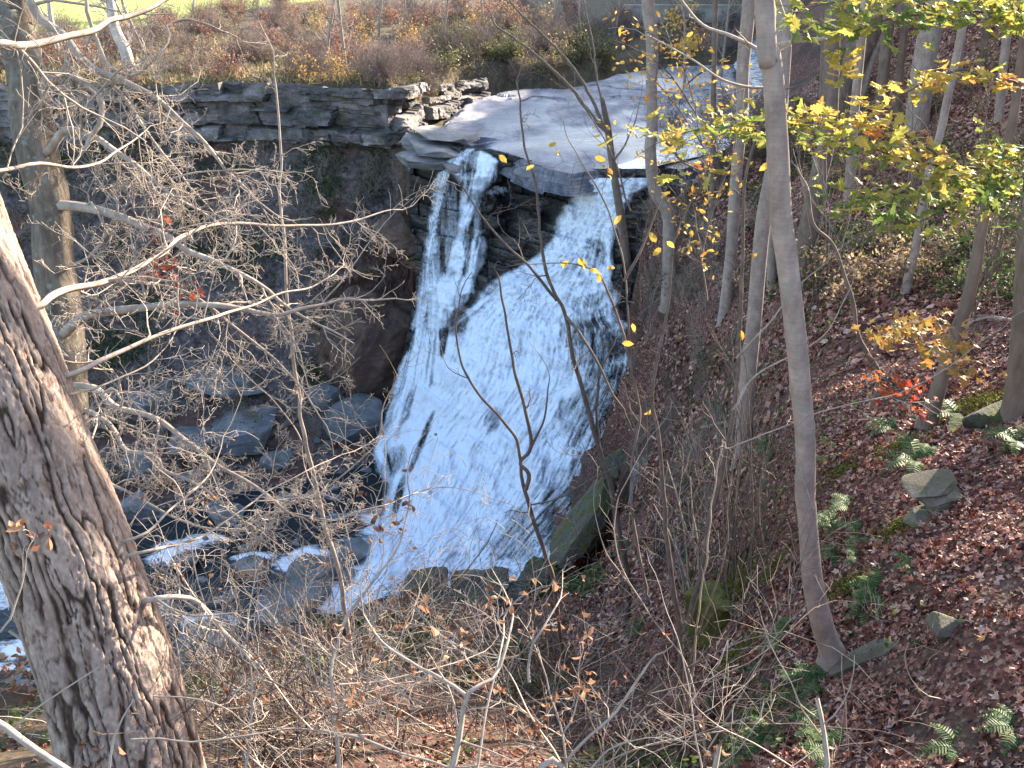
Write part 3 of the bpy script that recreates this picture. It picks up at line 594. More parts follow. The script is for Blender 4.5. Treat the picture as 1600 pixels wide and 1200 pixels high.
# deep fissured bark for the big foreground trunk: colour follows the relief of the bark itself
m, n, b = newmat('deep_fissured_bark'); M_fiss = m
co = n.nodes.new('ShaderNodeNewGeometry').outputs['Position']; a = tex(n, 'noise', 26, co, 7, .7, stretch=(1, 1, .5)); a2 = tex(n, 'noise', 5, co, 4)
c = ramp(n, [(0, (.018, .012, .009)), (.28, (.07, .047, .036)), (.5, (.17, .122, .10)), (.75, (.26, .195, .165)), (1, (.38, .31, .265))], attr(n, 'relief'))
c = mix(n, .6, c, ramp(n, [(.3, (.55,)*3), (.7, (1.35,)*3)], a.outputs[0]), 'MULTIPLY'); c = mix(n, .5, c, ramp(n, [(.35, (.75, .72, .7)), (.65, (1.2, 1.17, 1.1))], a2.outputs[0]), 'MULTIPLY')
n.links.new(c, b.inputs['Base Color']); b.inputs['Roughness'].default_value = .95; b.inputs['Specular IOR Level'].default_value = .15
bump(n, b, mth(n, 'ADD', a.outputs[0], mth(n, 'MULTIPLY', tex(n, 'vor', 30, co, stretch=(1, 1, .35)).outputs[0], 1.2)), 1.0, .012)

def trunk(name, P, R, mat, parent, sides=16, step=.12, rough=.03, flare=0.0, wig=0.0, knots=0, seed=0, fis=False):
    """a trunk through points P (base first) with radii R, uneven surface and flared foot"""
    Q = cat_(np.concatenate([np.asarray(P, float), np.asarray(R, float)[:, None]], 1), step); r = Q[:, 3]; Q = Q[:, :3]
    s = np.arange(len(Q))*step
    if wig: Q = Q+np.stack([noise(s*1.3, seed, 1)-.5, noise(s*1.3, seed, 2)-.5, s*0], -1)*wig
    T = unit(np.gradient(Q, axis=0)); A = unit(np.cross(T, np.array([[0.3, -1, 0.1]]))); B = np.cross(T, A); th = np.arange(sides)*2*math.pi/sides
    TH, S = np.meshgrid(th, s); cx_, sy_ = np.cos(TH), np.sin(TH)
    rad = r[:, None]*(1+rough*4*(fbm(cx_*1.5+seed, sy_*1.5, S*1.6/max(r[0], .05)*.12, s=seed+3)-.5))
    rad = rad+flare*r[0]*np.exp(-S/(r[0]*2.2))*(1+.5*np.cos(TH*4+seed)*noise(cx_*2, sy_*2, 0, seed))
    rel = None
    if knots:
        rgk = np.random.default_rng(seed+99)
        for _ in range(knots):
            ks, kt = rgk.uniform(.05, .95)*s[-1], rgk.uniform(0, 6.28); dt = np.abs((TH-kt+math.pi) % (2*math.pi)-math.pi)
            rad = rad+.16*r.mean()*np.exp(-((S-ks)/(r.mean()*.7))**2-(dt/.45)**2)
    if fis:
        u = (fbm(cx_*2.2, sy_*2.2, S*3.0, s=seed+5, o=4)-.5)*2.6; u2 = (fbm(cx_*6, sy_*6, S*9, s=seed+15, o=3)-.5)*1.2
        q1 = np.abs(noise(cx_*8+u*.8+u2, sy_*8+u*.8-u2, S*2.6+u*.6, seed+6)-.5)*2; q2 = np.abs(noise(cx_*12+u*1.5+u2*1.6, sy_*12-u2*1.6, S*10+u*2, seed+7)-.5)*2; q3 = fbm(cx_*26, sy_*26, S*60, s=seed+8, o=3, g=.7)
        q4 = fbm(cx_*9, sy_*9, S*14, s=seed+21, o=3)
        rel = np.clip((.25+.75*sstep(.03, .17, q1))*(.5+.5*sstep(.01, .15, np.where(q4 > .47, q2, q2*.4+.15)))*.78+.55*(q3-.42)+.35*(q4-.5), 0, 1); rad = rad+(rel-.6)*.018
    V = Q[:, None]+rad[..., None]*(A[:, None]*cx_[..., None]+B[:, None]*sy_[..., None])
    i = np.arange(V.shape[0]*sides).reshape(-1, sides); j = np.roll(i, -1, 1)
    F = np.stack([i[:-1], j[:-1], j[1:], i[1:]], -1).reshape(-1, 4)
    cap = i[-1][None]
    return mesh(name, V.reshape(-1, 3), [F, cap], mat, parent, attrs=({'relief': rel} if rel is not None else None)), Q, r
def localise(o, root):
    """put a world-built part under its thing without moving it"""
    o.parent = root; L = root.location; R = root.rotation_euler.z
    me = o.data; a = np.empty(len(me.vertices)*3, np.float32); me.vertices.foreach_get('co', a); a = a.reshape(-1, 3)-np.array(L, np.float32)
    me.vertices.foreach_set('co', a.ravel()); me.update(); return o
def clone(root, loc, rz=0, sc=1.0, label=None, group=None):
    r = root.copy(); COL.objects.link(r); r.location = tuple(float(v) for v in loc); r.rotation_euler = (root.rotation_euler[0], root.rotation_euler[1], rz); r.scale = (sc, sc, sc)
    if label: r['label'] = label
    if group: r['group'] = group
    for ch in list(root.children):
        c = ch.copy(); COL.objects.link(c); c.parent = r
        for g in ch.children:
            e = g.copy(); COL.objects.link(e); e.parent = c
    return r

# ================================================================ trees whose trunks stand in view
def on_ground(px, py, dmin=2.5):
    r = ray(px, py, dmin)
    return r if r else (W(px, py, 30), 30)
# crowns above the frame: bare limbs and what leaves are left
def crown_protos():
    P = []
    for k in range(3):
        rg = np.random.default_rng(300+k); out = []; tips = []
        for j in range(9):
            a = j*2.4+rg.uniform(-.3, .3); e = rg.uniform(.25, 1.2); d = np.array([math.cos(a)*math.cos(e), math.sin(a)*math.cos(e), math.sin(e)])
            grow(rg, np.array([0, 0, rg.uniform(0, 2.5)]), d, rg.uniform(3, 4.6), .06, 3, out, .16, .03, tips, (3, 5), (25, 60), .006)
        V, F = tubes(out); tips = np.array(tips)
        L = tips[rg.integers(0, len(tips), 900+200*k)]+rg.normal(0, .22, (900+200*k, 3))
        Vl_, Fl_, per = leaves(L, rg.normal(0, 1, (len(L), 3))+[0, 0, .6], rg.uniform(.07, .12, len(L)), OVATE, rg)
        a = mesh('crown', V, F, M_twigb); b_ = mesh('leaves', Vl_, Fl_, M_yellow, a, fattrs={'hue': np.repeat(rg.random(len(L)), per)}, smooth=False); P.append((a, b_))
    return P
CR = crown_protos(); CRUSED = [False]*3
def add_crown(root, top, k, sc=1.0, rz=0.0):
    a, b_ = CR[k]
    if CRUSED[k]:
        a = a.copy(); COL.objects.link(a); b2 = b_.copy(); COL.objects.link(b2); b2.parent = a
    CRUSED[k] = True
    a.parent = root; a.location = Vector(top)-root.location; a.scale = (sc,)*3; a.rotation_euler = (0, 0, rz)
def tall_tree(label, pts, mat, name='tree', group=None, rise=6.0, crown=0, sides=16, step=.15, sc=1.0, dmin=2.5, cat='tree', **kw):
    """pts: (px, py, width in px), foot first. Stands where its foot meets the ground."""
    B, d0 = on_ground(pts[0][0], pts[0][1], dmin); Y = B[1]
    P = [WY(a, b_, Y) for a, b_, w_ in pts]; R = [w_/2/FPX*PIX(p)[2] for p, (_, _, w_) in zip(P, pts)]
    P[0][2] = B[2]; foot = P[0]-np.array([0, 0, .35+R[0]]); P = [foot]+P; R = [R[0]]+R
    dv = unit(P[-1]-P[-2]); dv = unit(dv+np.array([0, .15, .6]))
    if rise: P += [P[-1]+dv*rise*.5, P[-1]+dv*rise]; R += [R[-1]*.85, R[-1]*.6]
    root = empty(name, B, label, cat, group); o, Q, r = trunk('trunk', P, R, mat, root, sides, step, **kw); localise(o, root)
    if crown is not None: add_crown(root, Q[-1]-[0, 0, 2.0], crown, sc, B[0]*3)
    return root, Q, r
def branches(root, *limbs):
    for paths in limbs:
        V, F = tubes(paths); o = mesh('branch', V, F, M_twig if root.get('pale', 1) else M_twigb, root); localise(o, root)

T_hero, Qh, _ = tall_tree('straight smooth grey tree trunk rising beside the flat lichened stone, nearest on the right slope', [(1301, 1030, 40), (1294, 1003, 34), (1283, 969, 33), (1269, 901, 31), (1261, 800, 30), (1258, 771, 31), (1259, 704, 30), (1251, 602, 31), (1241, 501, 32), (1229, 400, 33), (1220, 337, 34), (1215, 236, 33), (1209, 135, 32), (1203, 80, 30), (1194, 0, 30)],
    M_bark, 'beech_tree', rise=8, crown=None, sides=32, step=.035, rough=.035, knots=16, seed=4, flare=.7)
rg = np.random.default_rng(11); D6 = PIX(Qh[60])[2]
o_ = []; limb(rg, px_path((1196, 75, 7.0), (1225, 68, 6.9), (1250, 63, 6.8), (1290, 60, 6.7), (1330, 42, 6.5), (1380, 18, 6.4), (1420, -10, 6.3)), .022, .012, o_, 2.2, .5, 1)
o2 = []; limb(rg, px_path((1198, 118, 7.0), (1190, 100, 6.95), (1184, 78, 6.9), (1168, 68, 6.9), (1140, 55, 6.9), (1100, 40, 7), (1066, 5, 7)), .02, .01, o2, 2.5, .6, 1)
o3 = []; limb(rg, px_path((1196, 137, 7.0), (1160, 134, 6.9), (1120, 120, 6.8), (1075, 90, 6.8), (1020, 60, 6.9)), .012, .005, o3, 3, .5, 1)
o4 = []; limb(rg, px_path((1208, 90, 7.0), (1240, 62, 6.8), (1228, 30, 6.7), (1215, -5, 6.6)), .014, .008, o4, 3, .5, 1)
branches(T_hero, o_, o2, o3, o4)

T2, Q2, _ = tall_tree('second smooth trunk, leaning right behind the straight grey tree, base in leaf litter', [(1161, 706, 26), (1165, 636, 25), (1171, 569, 24), (1178, 501, 23), (1187, 400, 23), (1194, 337, 24), (1212, 236, 25), (1222, 100, 26), (1226, 0, 27)], M_bark, 'beech_tree', rise=7, crown=1, sides=24, step=.06, knots=6, seed=7, flare=.3)
tall_tree('slim upright grey trunk just left of the straight smooth tree', [(1133, 492, 20), (1139, 430, 18), (1143, 388, 18), (1148, 304, 18), (1154, 236, 18), (1160, 169, 19), (1161, 101, 20), (1171, 0, 21)], M_bark, 'tree', rise=7, crown=2, sides=14, step=.1, seed=9, flare=.3)
tall_tree('grey trunk in front of the rock ledge, left of all trunks on the right slope', [(1045, 462, 22), (1046, 371, 20), (1043, 331, 20), (1023, 297, 19), (1016, 236, 18), (1019, 202, 18), (1018, 135, 18), (1019, 67, 19), (1012, 0, 20)], M_bark, 'tree', rise=6, crown=0, sides=14, step=.12, seed=10, flare=.3)
T5, Q5, _ = tall_tree('forked dark sapling standing over the right side of the waterfall', [(985, 455, 15), (976, 380, 14), (969, 331, 13), (959, 270, 12), (950, 202, 11), (946, 180, 9), (940, 152, 7)], M_barkd, 'sapling', rise=0, crown=None, sides=9, step=.15, seed=12, cat='sapling')
dd = PIX(Q5[-1])[2]; o_ = []; rg = np.random.default_rng(13)
limb(rg, px_path((950, 207, dd), (930, 188, dd), (908, 158, dd), (890, 135, dd), (854, 101, dd), (827, 77, dd), (780, 44, dd)), .09, .04, o_, 1.2, 2.0, 2, .25, .03)
o2 = []; limb(rg, px_path((944, 200, dd), (928, 162, dd), (908, 125, dd), (884, 91, dd), (851, 57, dd), (810, 17, dd), (790, -10, dd)), .08, .04, o2, 1.2, 2.0, 2, .25, .03)
o3 = []; limb(rg, px_path((941, 165, dd), (932, 120, dd), (925, 60, dd), (910, -5, dd)), .05, .03, o3, 1.2, 2.0, 2, .25, .03)
T5['pale'] = 0; branches(T5, o_, o2, o3); del T5['pale']
tall_tree('thick dark leaning tree trunk behind the yellow oak leaves', [(1300, 190, 48), (1310, 145, 42), (1328, 105, 40), (1347, 67, 40), (1362, 30, 42), (1372, 0, 42)], M_barkd, 'tree', rise=8, crown=1, sides=24, step=.2, seed=14, flare=.2, rough=.05)
tall_tree('upright dark trunk tight against the thick leaning one', [(1290, 185, 24), (1291, 130, 21), (1293, 60, 20), (1294, 0, 21)], M_barkd, 'tree', rise=8, crown=2, sides=16, step=.2, seed=15)
tall_tree('curved brown trunk behind the straight smooth tree, low on the slope', [(1252, 422, 34), (1258, 385, 30), (1268, 330, 28), (1278, 280, 27), (1290, 230, 26), (1298, 160, 24), (1302, 0, 24)], M_barkd, 'tree', rise=8, crown=0, sides=18, step=.12, seed=16, flare=.3)
tall_tree('faint broad grey trunk high on the slope behind the oak leaves', [(1432, 200, 36), (1440, 120, 34), (1447, 80, 34), (1458, 34, 36), (1470, 0, 36)], M_bark, 'tree', rise=8, crown=1, sides=18, step=.2, seed=17)
tall_tree('thin dark trunk slanting up to the right, midway up the leafy slope', [(1413, 462, 15), (1423, 420, 14), (1431, 388, 13), (1448, 287, 13), (1460, 240, 12), (1470, 205, 12), (1478, 165, 12), (1500, 60, 11), (1512, 0, 11)], M_bark, 'tree', rise=6, crown=2, sides=12, step=.12, seed=18)
tall_tree('gnarled trunk cut by the right edge of the photo above dark mossy rocks', [(1592, 650, 50), (1594, 600, 40), (1598, 540, 36), (1604, 440, 34), (1612, 330, 34)], M_barkd, 'tree', rise=6, crown=None, sides=20, step=.08, seed=19, flare=.5)
tall_tree('thin pale trunk at the top right beside sunlit leaf litter', [(1560, 190, 14), (1566, 120, 13), (1574, 50, 12), (1582, 0, 12)], M_bark, 'tree', rise=6, crown=1, sides=10, step=.2, seed=20)
for k, (x0, y0, x1, w_) in enumerate([(1375, 190, 1392, 17), (1345, 160, 1400, 10), (1402, 175, 1418, 12), (1495, 130, 1508, 13), (1535, 110, 1548, 11), (1325, 330, 1352, 14), (1112, 372, 1118, 8), (1205, 450, 1212, 13)]):
    tall_tree(['background tree with a mid-grey trunk behind the oak leaves', 'background slender trunk rising left of the paler ones', 'background narrow trunk right of the broad grey one', 'background trunk on the sunny upper slope', 'background trunk nearest the top right corner', 'small brown trunk slanting right below the oak leaves', 'very thin trunk left of the slim upright grey trunk', 'brown trunk half hidden behind the straight smooth tree'][k],
              [(x0, y0, w_*1.15), (x0*.7+x1*.3, y0*.6, w_), (x1, 0, w_)], M_bark if k % 2 else M_barkd, 'tree', 'background trunks on the right slope', rise=7, crown=k % 3, sides=10, step=.25, seed=30+k)

# ---- oak on the right with the yellow-green leaves
T_oak, Qo, _ = tall_tree('slanting dark young oak carrying layered green and yellow leaves', [(1448, 667, 32), (1458, 634, 25), (1468, 602, 22), (1489, 535, 20), (1512, 467, 19), (1527, 400, 18), (1532, 370, 16), (1549, 287, 15), (1565, 240, 14), (1580, 202, 14), (1592, 120, 13), (1600, 57, 13), (1606, 0, 13)], M_barkd, 'oak_tree', rise=3, crown=None, sides=20, step=.06, knots=7, seed=21, flare=.5)
rg = np.random.default_rng(23)
OB = [  # path, leaves per metre, spread, hue range
    (((1582, 215, 7.6), (1560, 258, 7.4), (1500, 262, 7.2), (1420, 250, 7.0), (1360, 232, 6.8), (1300, 222, 6.6), (1240, 205, 6.5), (1160, 200, 6.4), (1090, 205, 6.3), (1040, 222, 6.3)), 150, .17, (.15, .9)),
    (((1572, 232, 7.6), (1560, 290, 7.2), (1500, 300, 7.0), (1430, 305, 6.8), (1360, 310, 6.7), (1300, 320, 6.6)), 150, .16, (.05, .75)),
    (((1500, 262, 7.1), (1440, 225, 6.9), (1390, 200, 6.8), (1330, 185, 6.7), (1250, 178, 6.6), (1225, 182, 6.6)), 105, .12, (.4, .95)),
    (((1590, 130, 7.5), (1550, 125, 7.4), (1500, 110, 7.3), (1450, 125, 7.2), (1400, 155, 7.1), (1350, 172, 7.0)), 115, .11, (.5, .92)),
    (((1605, 10, 7.0), (1560, 18, 6.2), (1480, 22, 6.0), (1400, 28, 5.9), (1330, 50, 5.8), (1290, 45, 5.8)), 135, .18, (.02, .7)),
    (((1604, 40, 7.0), (1570, -8, 6.2), (1480, -12, 6.0), (1380, -10, 5.9), (1290, 5, 5.8), (1255, 10, 5.8)), 115, .15, (.1, .8)),
    (((1565, 240, 7.6), (1595, 255, 7.2), (1600, 300, 7.0), (1590, 350, 6.9)), 120, .2, (.0, .6)),
    (((1040, 222, 6.3), (1060, 250, 6.3), (1085, 262, 6.3), (1110, 268, 6.3)), 60, .12, (.2, 1)),
    (((1320, 75, 5.9), (1315, 100, 5.9), (1308, 125, 5.9)), 110, .05, (.4, .85)),
    (((1540, 290, 7.1), (1480, 330, 6.9), (1420, 350, 6.8), (1380, 345, 6.8)), 110, .13, (.0, .8)),
    (((1545, 270, 7.1), (1560, 330, 6.9), (1590, 365, 6.8)), 50, .13, (.0, .6))]
for pth, dens, spr, hr in OB:
    out = []; Q = limb(rg, px_path(*pth), .012, .004, out, 5, .35, 1, wig=.02, rmin=.0018)
    V, F = tubes(out); br = localise(mesh('branch', V, F, M_twigb, T_oak), T_oak)
    L = np.linalg.norm(np.diff(Q, axis=0), axis=1).sum(); k = int(dens*L*.62)
    t = rg.integers(0, len(Q), k); Cc = Q[t]+rg.normal(0, 1, (k, 3))*[spr, spr*1.3, spr*.36]
    hue = np.clip(.13+rg.uniform(hr[0], hr[1], k)*.72+.25*(hr[0]+(hr[1]-hr[0])*noise(Cc[:, 0]*3, Cc[:, 1]*3, Cc[:, 2]*3)), 0, 1)
    lf = leaf_mesh('leaves', Cc, rg.normal(0, .42, (k, 3))+[0, -.15, 1], rg.uniform(.055, .1, k), OAK, rg, M_oakleaf, T_oak, hue, .22); localise(lf, T_oak)

# ---- maple sprays in orange and red low on the slanting oak
def spray(name, label, cat, pths, dens, spr, size, outline, mat, hue=(0, 1), grp=None, r0=.006, M=M_twigb, nz=1.0, base=None, flat=.4, kl=5, L=.3, lvl=1):
    rgs = np.random.default_rng(int(pths[0][0][0]*3+pths[0][0][1])); b0 = W(*pths[0][0]) if base is None else base
    root = empty(name, b0, label, cat, grp); allL = []
    for pth in pths:
        out = []; Q = limb(rgs, px_path(*pth), r0, r0*.4, out, kl, L, lvl, wig=.015, rmin=.0016)
        V, F = tubes(out); localise(mesh('branch', V, F, M, root), root)
        k = max(2, int(dens*np.linalg.norm(np.diff(Q, axis=0), axis=1).sum())); t = rgs.integers(len(Q)//5, len(Q), k)
        allL.append(Q[t]+rgs.normal(0, 1, (k, 3))*[spr, spr*1.2, spr*flat])
    Cc = np.concatenate(allL); k = len(Cc)
    if dens > 0:
        lf = leaf_mesh('leaves', Cc, rgs.normal(0, .5, (k, 3))+[0, -.3, nz], rgs.uniform(.6, 1.15, k)*size, outline, rgs, mat, root, rgs.uniform(hue[0], hue[1], k), .25); localise(lf, root)
    return root
M_orl = leaf_mat('orange_leaf', [(0, (.3, .1, .03)), (.6, (.42, .2, .05)), (1, (.3, .22, .06))], .4)
spray('maple_sapling', 'maple sapling with orange leaves in front of the slanting oak trunk', 'sapling', [((1512, 640, 8.6), (1500, 560, 8.4), (1480, 510, 8.3), (1430, 505, 8.2), (1380, 520, 8.1), (1345, 530, 8.1)), ((1500, 560, 8.4), (1470, 540, 8.3), (1420, 535, 8.2), (1370, 530, 8.2)), ((1505, 580, 8.4), (1490, 575, 8.4), (1480, 560, 8.4))], 44, .13, .085, MAPLE, M_orl, (.55, 1), flat=.35)
spray('maple_sapling', 'low maple sapling with bright red leaves above the ferns', 'sapling', [((1440, 665, 9.3), (1430, 625, 9.1), (1400, 610, 9.0), (1365, 622, 9.0)), ((1430, 625, 9.1), (1410, 590, 9.0), (1375, 590, 9.0))], 36, .09, .075, MAPLE, M_red, (0, .5), flat=.35)
M_dullred = leaf_mat('dull_red_leaf', [(0, (.22, .05, .03)), (1, (.38, .13, .07))], .35)
spray('maple_sapling', 'small spray of dried red leaves hanging among pale twigs at left', 'sapling', [((262, 350, 6.3), (250, 380, 6.3), (245, 420, 6.3), (240, 445, 6.3)), ((250, 400, 6.3), (270, 440, 6.3), (285, 470, 6.3), (292, 468, 6.3))], 42, .05, .05, OVATE, M_dullred, (0, 1), flat=1.2, kl=2)
# yellow-leaved thin branches over the ledge and the trunks
for j, (lab, pth, dn) in enumerate([
    ('thin sapling with small pale yellow leaves in front of the far creek bank', [((1108, 330, 13), (1100, 250, 13), (1088, 180, 13), (1070, 110, 13), (1050, 60, 13)), ((1088, 180, 13), (1050, 120, 13), (1000, 80, 13), (960, 65, 13)), ((1100, 230, 13), (1060, 170, 13), (1010, 110, 13)), ((1075, 130, 13), (1110, 105, 13), (1130, 95, 13)), ((1108, 330, 13), (1140, 260, 13), (1150, 190, 13), (1130, 140, 13)), ((1070, 110, 13), (1040, 70, 13), (985, 30, 13))], 34),
    ('thin sapling of scattered yellow leaves below the oak spray, beside the ledge', [((1105, 470, 12), (1095, 400, 12), (1085, 330, 12), (1072, 290, 12)), ((1095, 400, 12), (1110, 340, 12), (1125, 300, 12)), ((1085, 340, 12), (1060, 310, 12), (1045, 290, 12))], 26),
    ('yellow-leaved twig crossing the bare forked sapling above the falls', [((985, 330, 11), (960, 250, 11), (935, 200, 11), (905, 150, 11)), ((960, 250, 11), (990, 200, 11), (1000, 160, 11))], 9)]):
    spray('beech_sapling', lab, 'sapling', pth, dn, .22, .055, OVATE, M_yellow, (.1, 1), r0=.014, flat=.8, L=.7)
# the few large pale leaves hanging close to the lens side
spray('beech_sapling', 'bare beech stem holding a few large yellow leaves before the falls', 'sapling', [((1010, 930, 7.5), (985, 760, 7.3), (1000, 640, 7.2), (985, 560, 7.1), (980, 480, 7.0), (970, 400, 7.0), (950, 330, 7.0), (900, 240, 7)), ((985, 560, 7.1), (945, 440, 7.0), (905, 415, 6.9), (875, 412, 6.9)), ((975, 440, 7.0), (1010, 370, 7), (1040, 300, 7))], 0, .1, .07, OVATE, M_yellow, r0=.014, L=.6, kl=3)
rg = np.random.default_rng(31); big = [(785, 247, .06), (829, 262, .05), (863, 226, .05), (1038, 303, .07), (965, 343, .06), (882, 414, .06), (910, 411, .07), (928, 420, .06), (936, 432, .055), (1020, 370, .07), (1048, 382, .05), (1026, 394, .06), (955, 418, .05), (981, 537, .06), (1158, 524, .05), (1045, 226, .06), (1014, 645, .045), (1195, 260, .06), (990, 512, .045), (938, 248, .06)]
Cc = np.array([W(a, b_, 6.9) for a, b_, _ in big]); lst = [o for o in COL.objects if o.get('label', '').startswith('bare beech stem')][0]
localise(leaf_mesh('leaves', Cc, rg.normal(0, .5, (len(big), 3))+[0, -1, .4], np.array([s*.85 for _, _, s in big]), OVATE, rg, M_yellow, lst, None, .3), lst)

# ---- big fissured trunk in the left foreground
Bp = np.array([(208, 1260, 3.55), (203, 1190, 3.5), (190, 1120, 3.46), (168, 1040, 3.42), (140, 960, 3.38), (112, 880, 3.34), (76, 790, 3.3), (38, 700, 3.26), (2, 600, 3.22), (-42, 490, 3.18), (-86, 380, 3.14), (-122, 280, 3.1), (-170, 150, 3.05)])
P = np.array([W(*p) for p in Bp]); P = np.concatenate([P, [P[-1]+[-.5, .1, 1.5], P[-1]+[-1, .3, 5]]]); Rr = [.29, .256, .243, .236, .232, .23, .228, .226, .224, .224, .22, .215, .21, .2, .18]
T_big = empty('maple_tree', P[1], 'large leaning tree trunk with deep fissured bark, sunlit on its right, in the left foreground', 'tree')
o, Q, r = trunk('trunk', P, Rr, M_fiss, T_big, 320, .0085, rough=.02, seed=40, fis=True, flare=.1); localise(o, T_big); Qbig = Q
rg = np.random.default_rng(41); LL = []
for pth, a, b_, rate, L, lv in [
    (((60, 484, 3.2), (85, 462, 3.3), (110, 450, 3.5), (165, 440, 3.7), (205, 425, 3.9), (245, 400, 4.1), (290, 370, 4.4), (345, 350, 4.7), (430, 353, 5), (520, 352, 5.3), (600, 330, 5.6)), .017, .006, 3, .7, 3),
    (((104, 584, 3.25), (150, 565, 3.35), (200, 545, 3.5), (260, 522, 3.65), (320, 503, 3.8), (365, 485, 4.0), (420, 467, 4.2), (480, 450, 4.4), (520, 430, 4.6)), .013, .004, 3.2, .6, 3),
    (((119, 616, 3.25), (160, 605, 3.4), (195, 590, 3.5), (230, 570, 3.6), (260, 540, 3.7)), .007, .003, 4, .5, 2),
    (((134, 658, 3.3), (170, 645, 3.4), (200, 630, 3.45)), .006, .003, 5, .5, 2),
    (((252, 934, 3.35), (275, 934, 3.4), (298, 938, 3.45), (318, 952, 3.5), (335, 968, 3.5), (350, 985, 3.5)), .017, .009, 5, .35, 2),
    (((225, 835, 3.3), (260, 800, 3.5), (300, 770, 3.7), (330, 740, 3.9), (345, 700, 4)), .008, .003, 4, .6, 2),
    (((235, 862, 3.3), (280, 850, 3.5), (330, 830, 3.7), (390, 790, 3.9), (430, 760, 4.1), (520, 715, 4.4)), .008, .003, 4, .7, 3),
    (((-20, 70, 3.0), (30, 71, 3.1), (70, 68, 3.2), (110, 58, 3.3), (145, 48, 3.4), (172, 30, 3.5), (200, 24, 3.6), (240, 12, 3.7), (265, -5, 3.8)), .018, .009, 2.5, .8, 2),
    (((-20, 268, 3.1), (20, 262, 3.2), (60, 256, 3.3), (110, 258, 3.5), (150, 255, 3.7), (185, 235, 3.9), (230, 205, 4.2)), .009, .004, 4, .7, 3)]:
    P = px_path(*pth); ai = Qbig[np.argmin(((Qbig-P[0])**2).sum(1))]; P = np.concatenate([[P[0]*.3+ai*.7], P]) if np.linalg.norm(P[0]-ai) > .1 else P; o_ = []; limb(rg, P, a, b_, o_, rate*1.4, L, lv, .05, .012, rmin=.0016); LL.append(o_)
branches(T_big, *LL)

# ---- lichened maple behind it, with the tangle of pale limbs that fills the left half
Mp = [(112, 760, 60, 7.2), (106, 640, 60, 7.0), (102, 560, 60, 6.9), (96, 480, 60, 6.8), (84, 400, 57, 6.7), (80, 330, 56, 6.6), (62, 250, 60, 6.5), (50, 190, 60, 6.45), (40, 110, 54, 6.4), (22, 40, 54, 6.35), (8, -30, 52, 6.3)]
P = np.array([W(a, b_, d) for a, b_, _, d in Mp]); Rr = np.array([w_/2/FPX*d for _, _, w_, d in Mp])
gzb = hz(P[0, 0]+.1, P[0, 1]); foot = np.array([P[0, 0]-.15, P[0, 1]+.1, gzb-.3]); P = np.concatenate([[foot], P, [P[-1]+[-.6, .2, 2], P[-1]+[-1, .3, 6]]]); Rr = np.concatenate([[.26], Rr, [.12, .1]])
T_map = empty('maple_tree', foot, 'lichened grey tree with arching limbs and pale twigs, behind the big fissured trunk', 'tree')
o, Q, r = trunk('trunk', P, Rr, M_lich, T_map, 64, .03, rough=.06, seed=44, knots=16, flare=.3); localise(o, T_map); Qmap = Q
rg = np.random.default_rng(45); LL = []
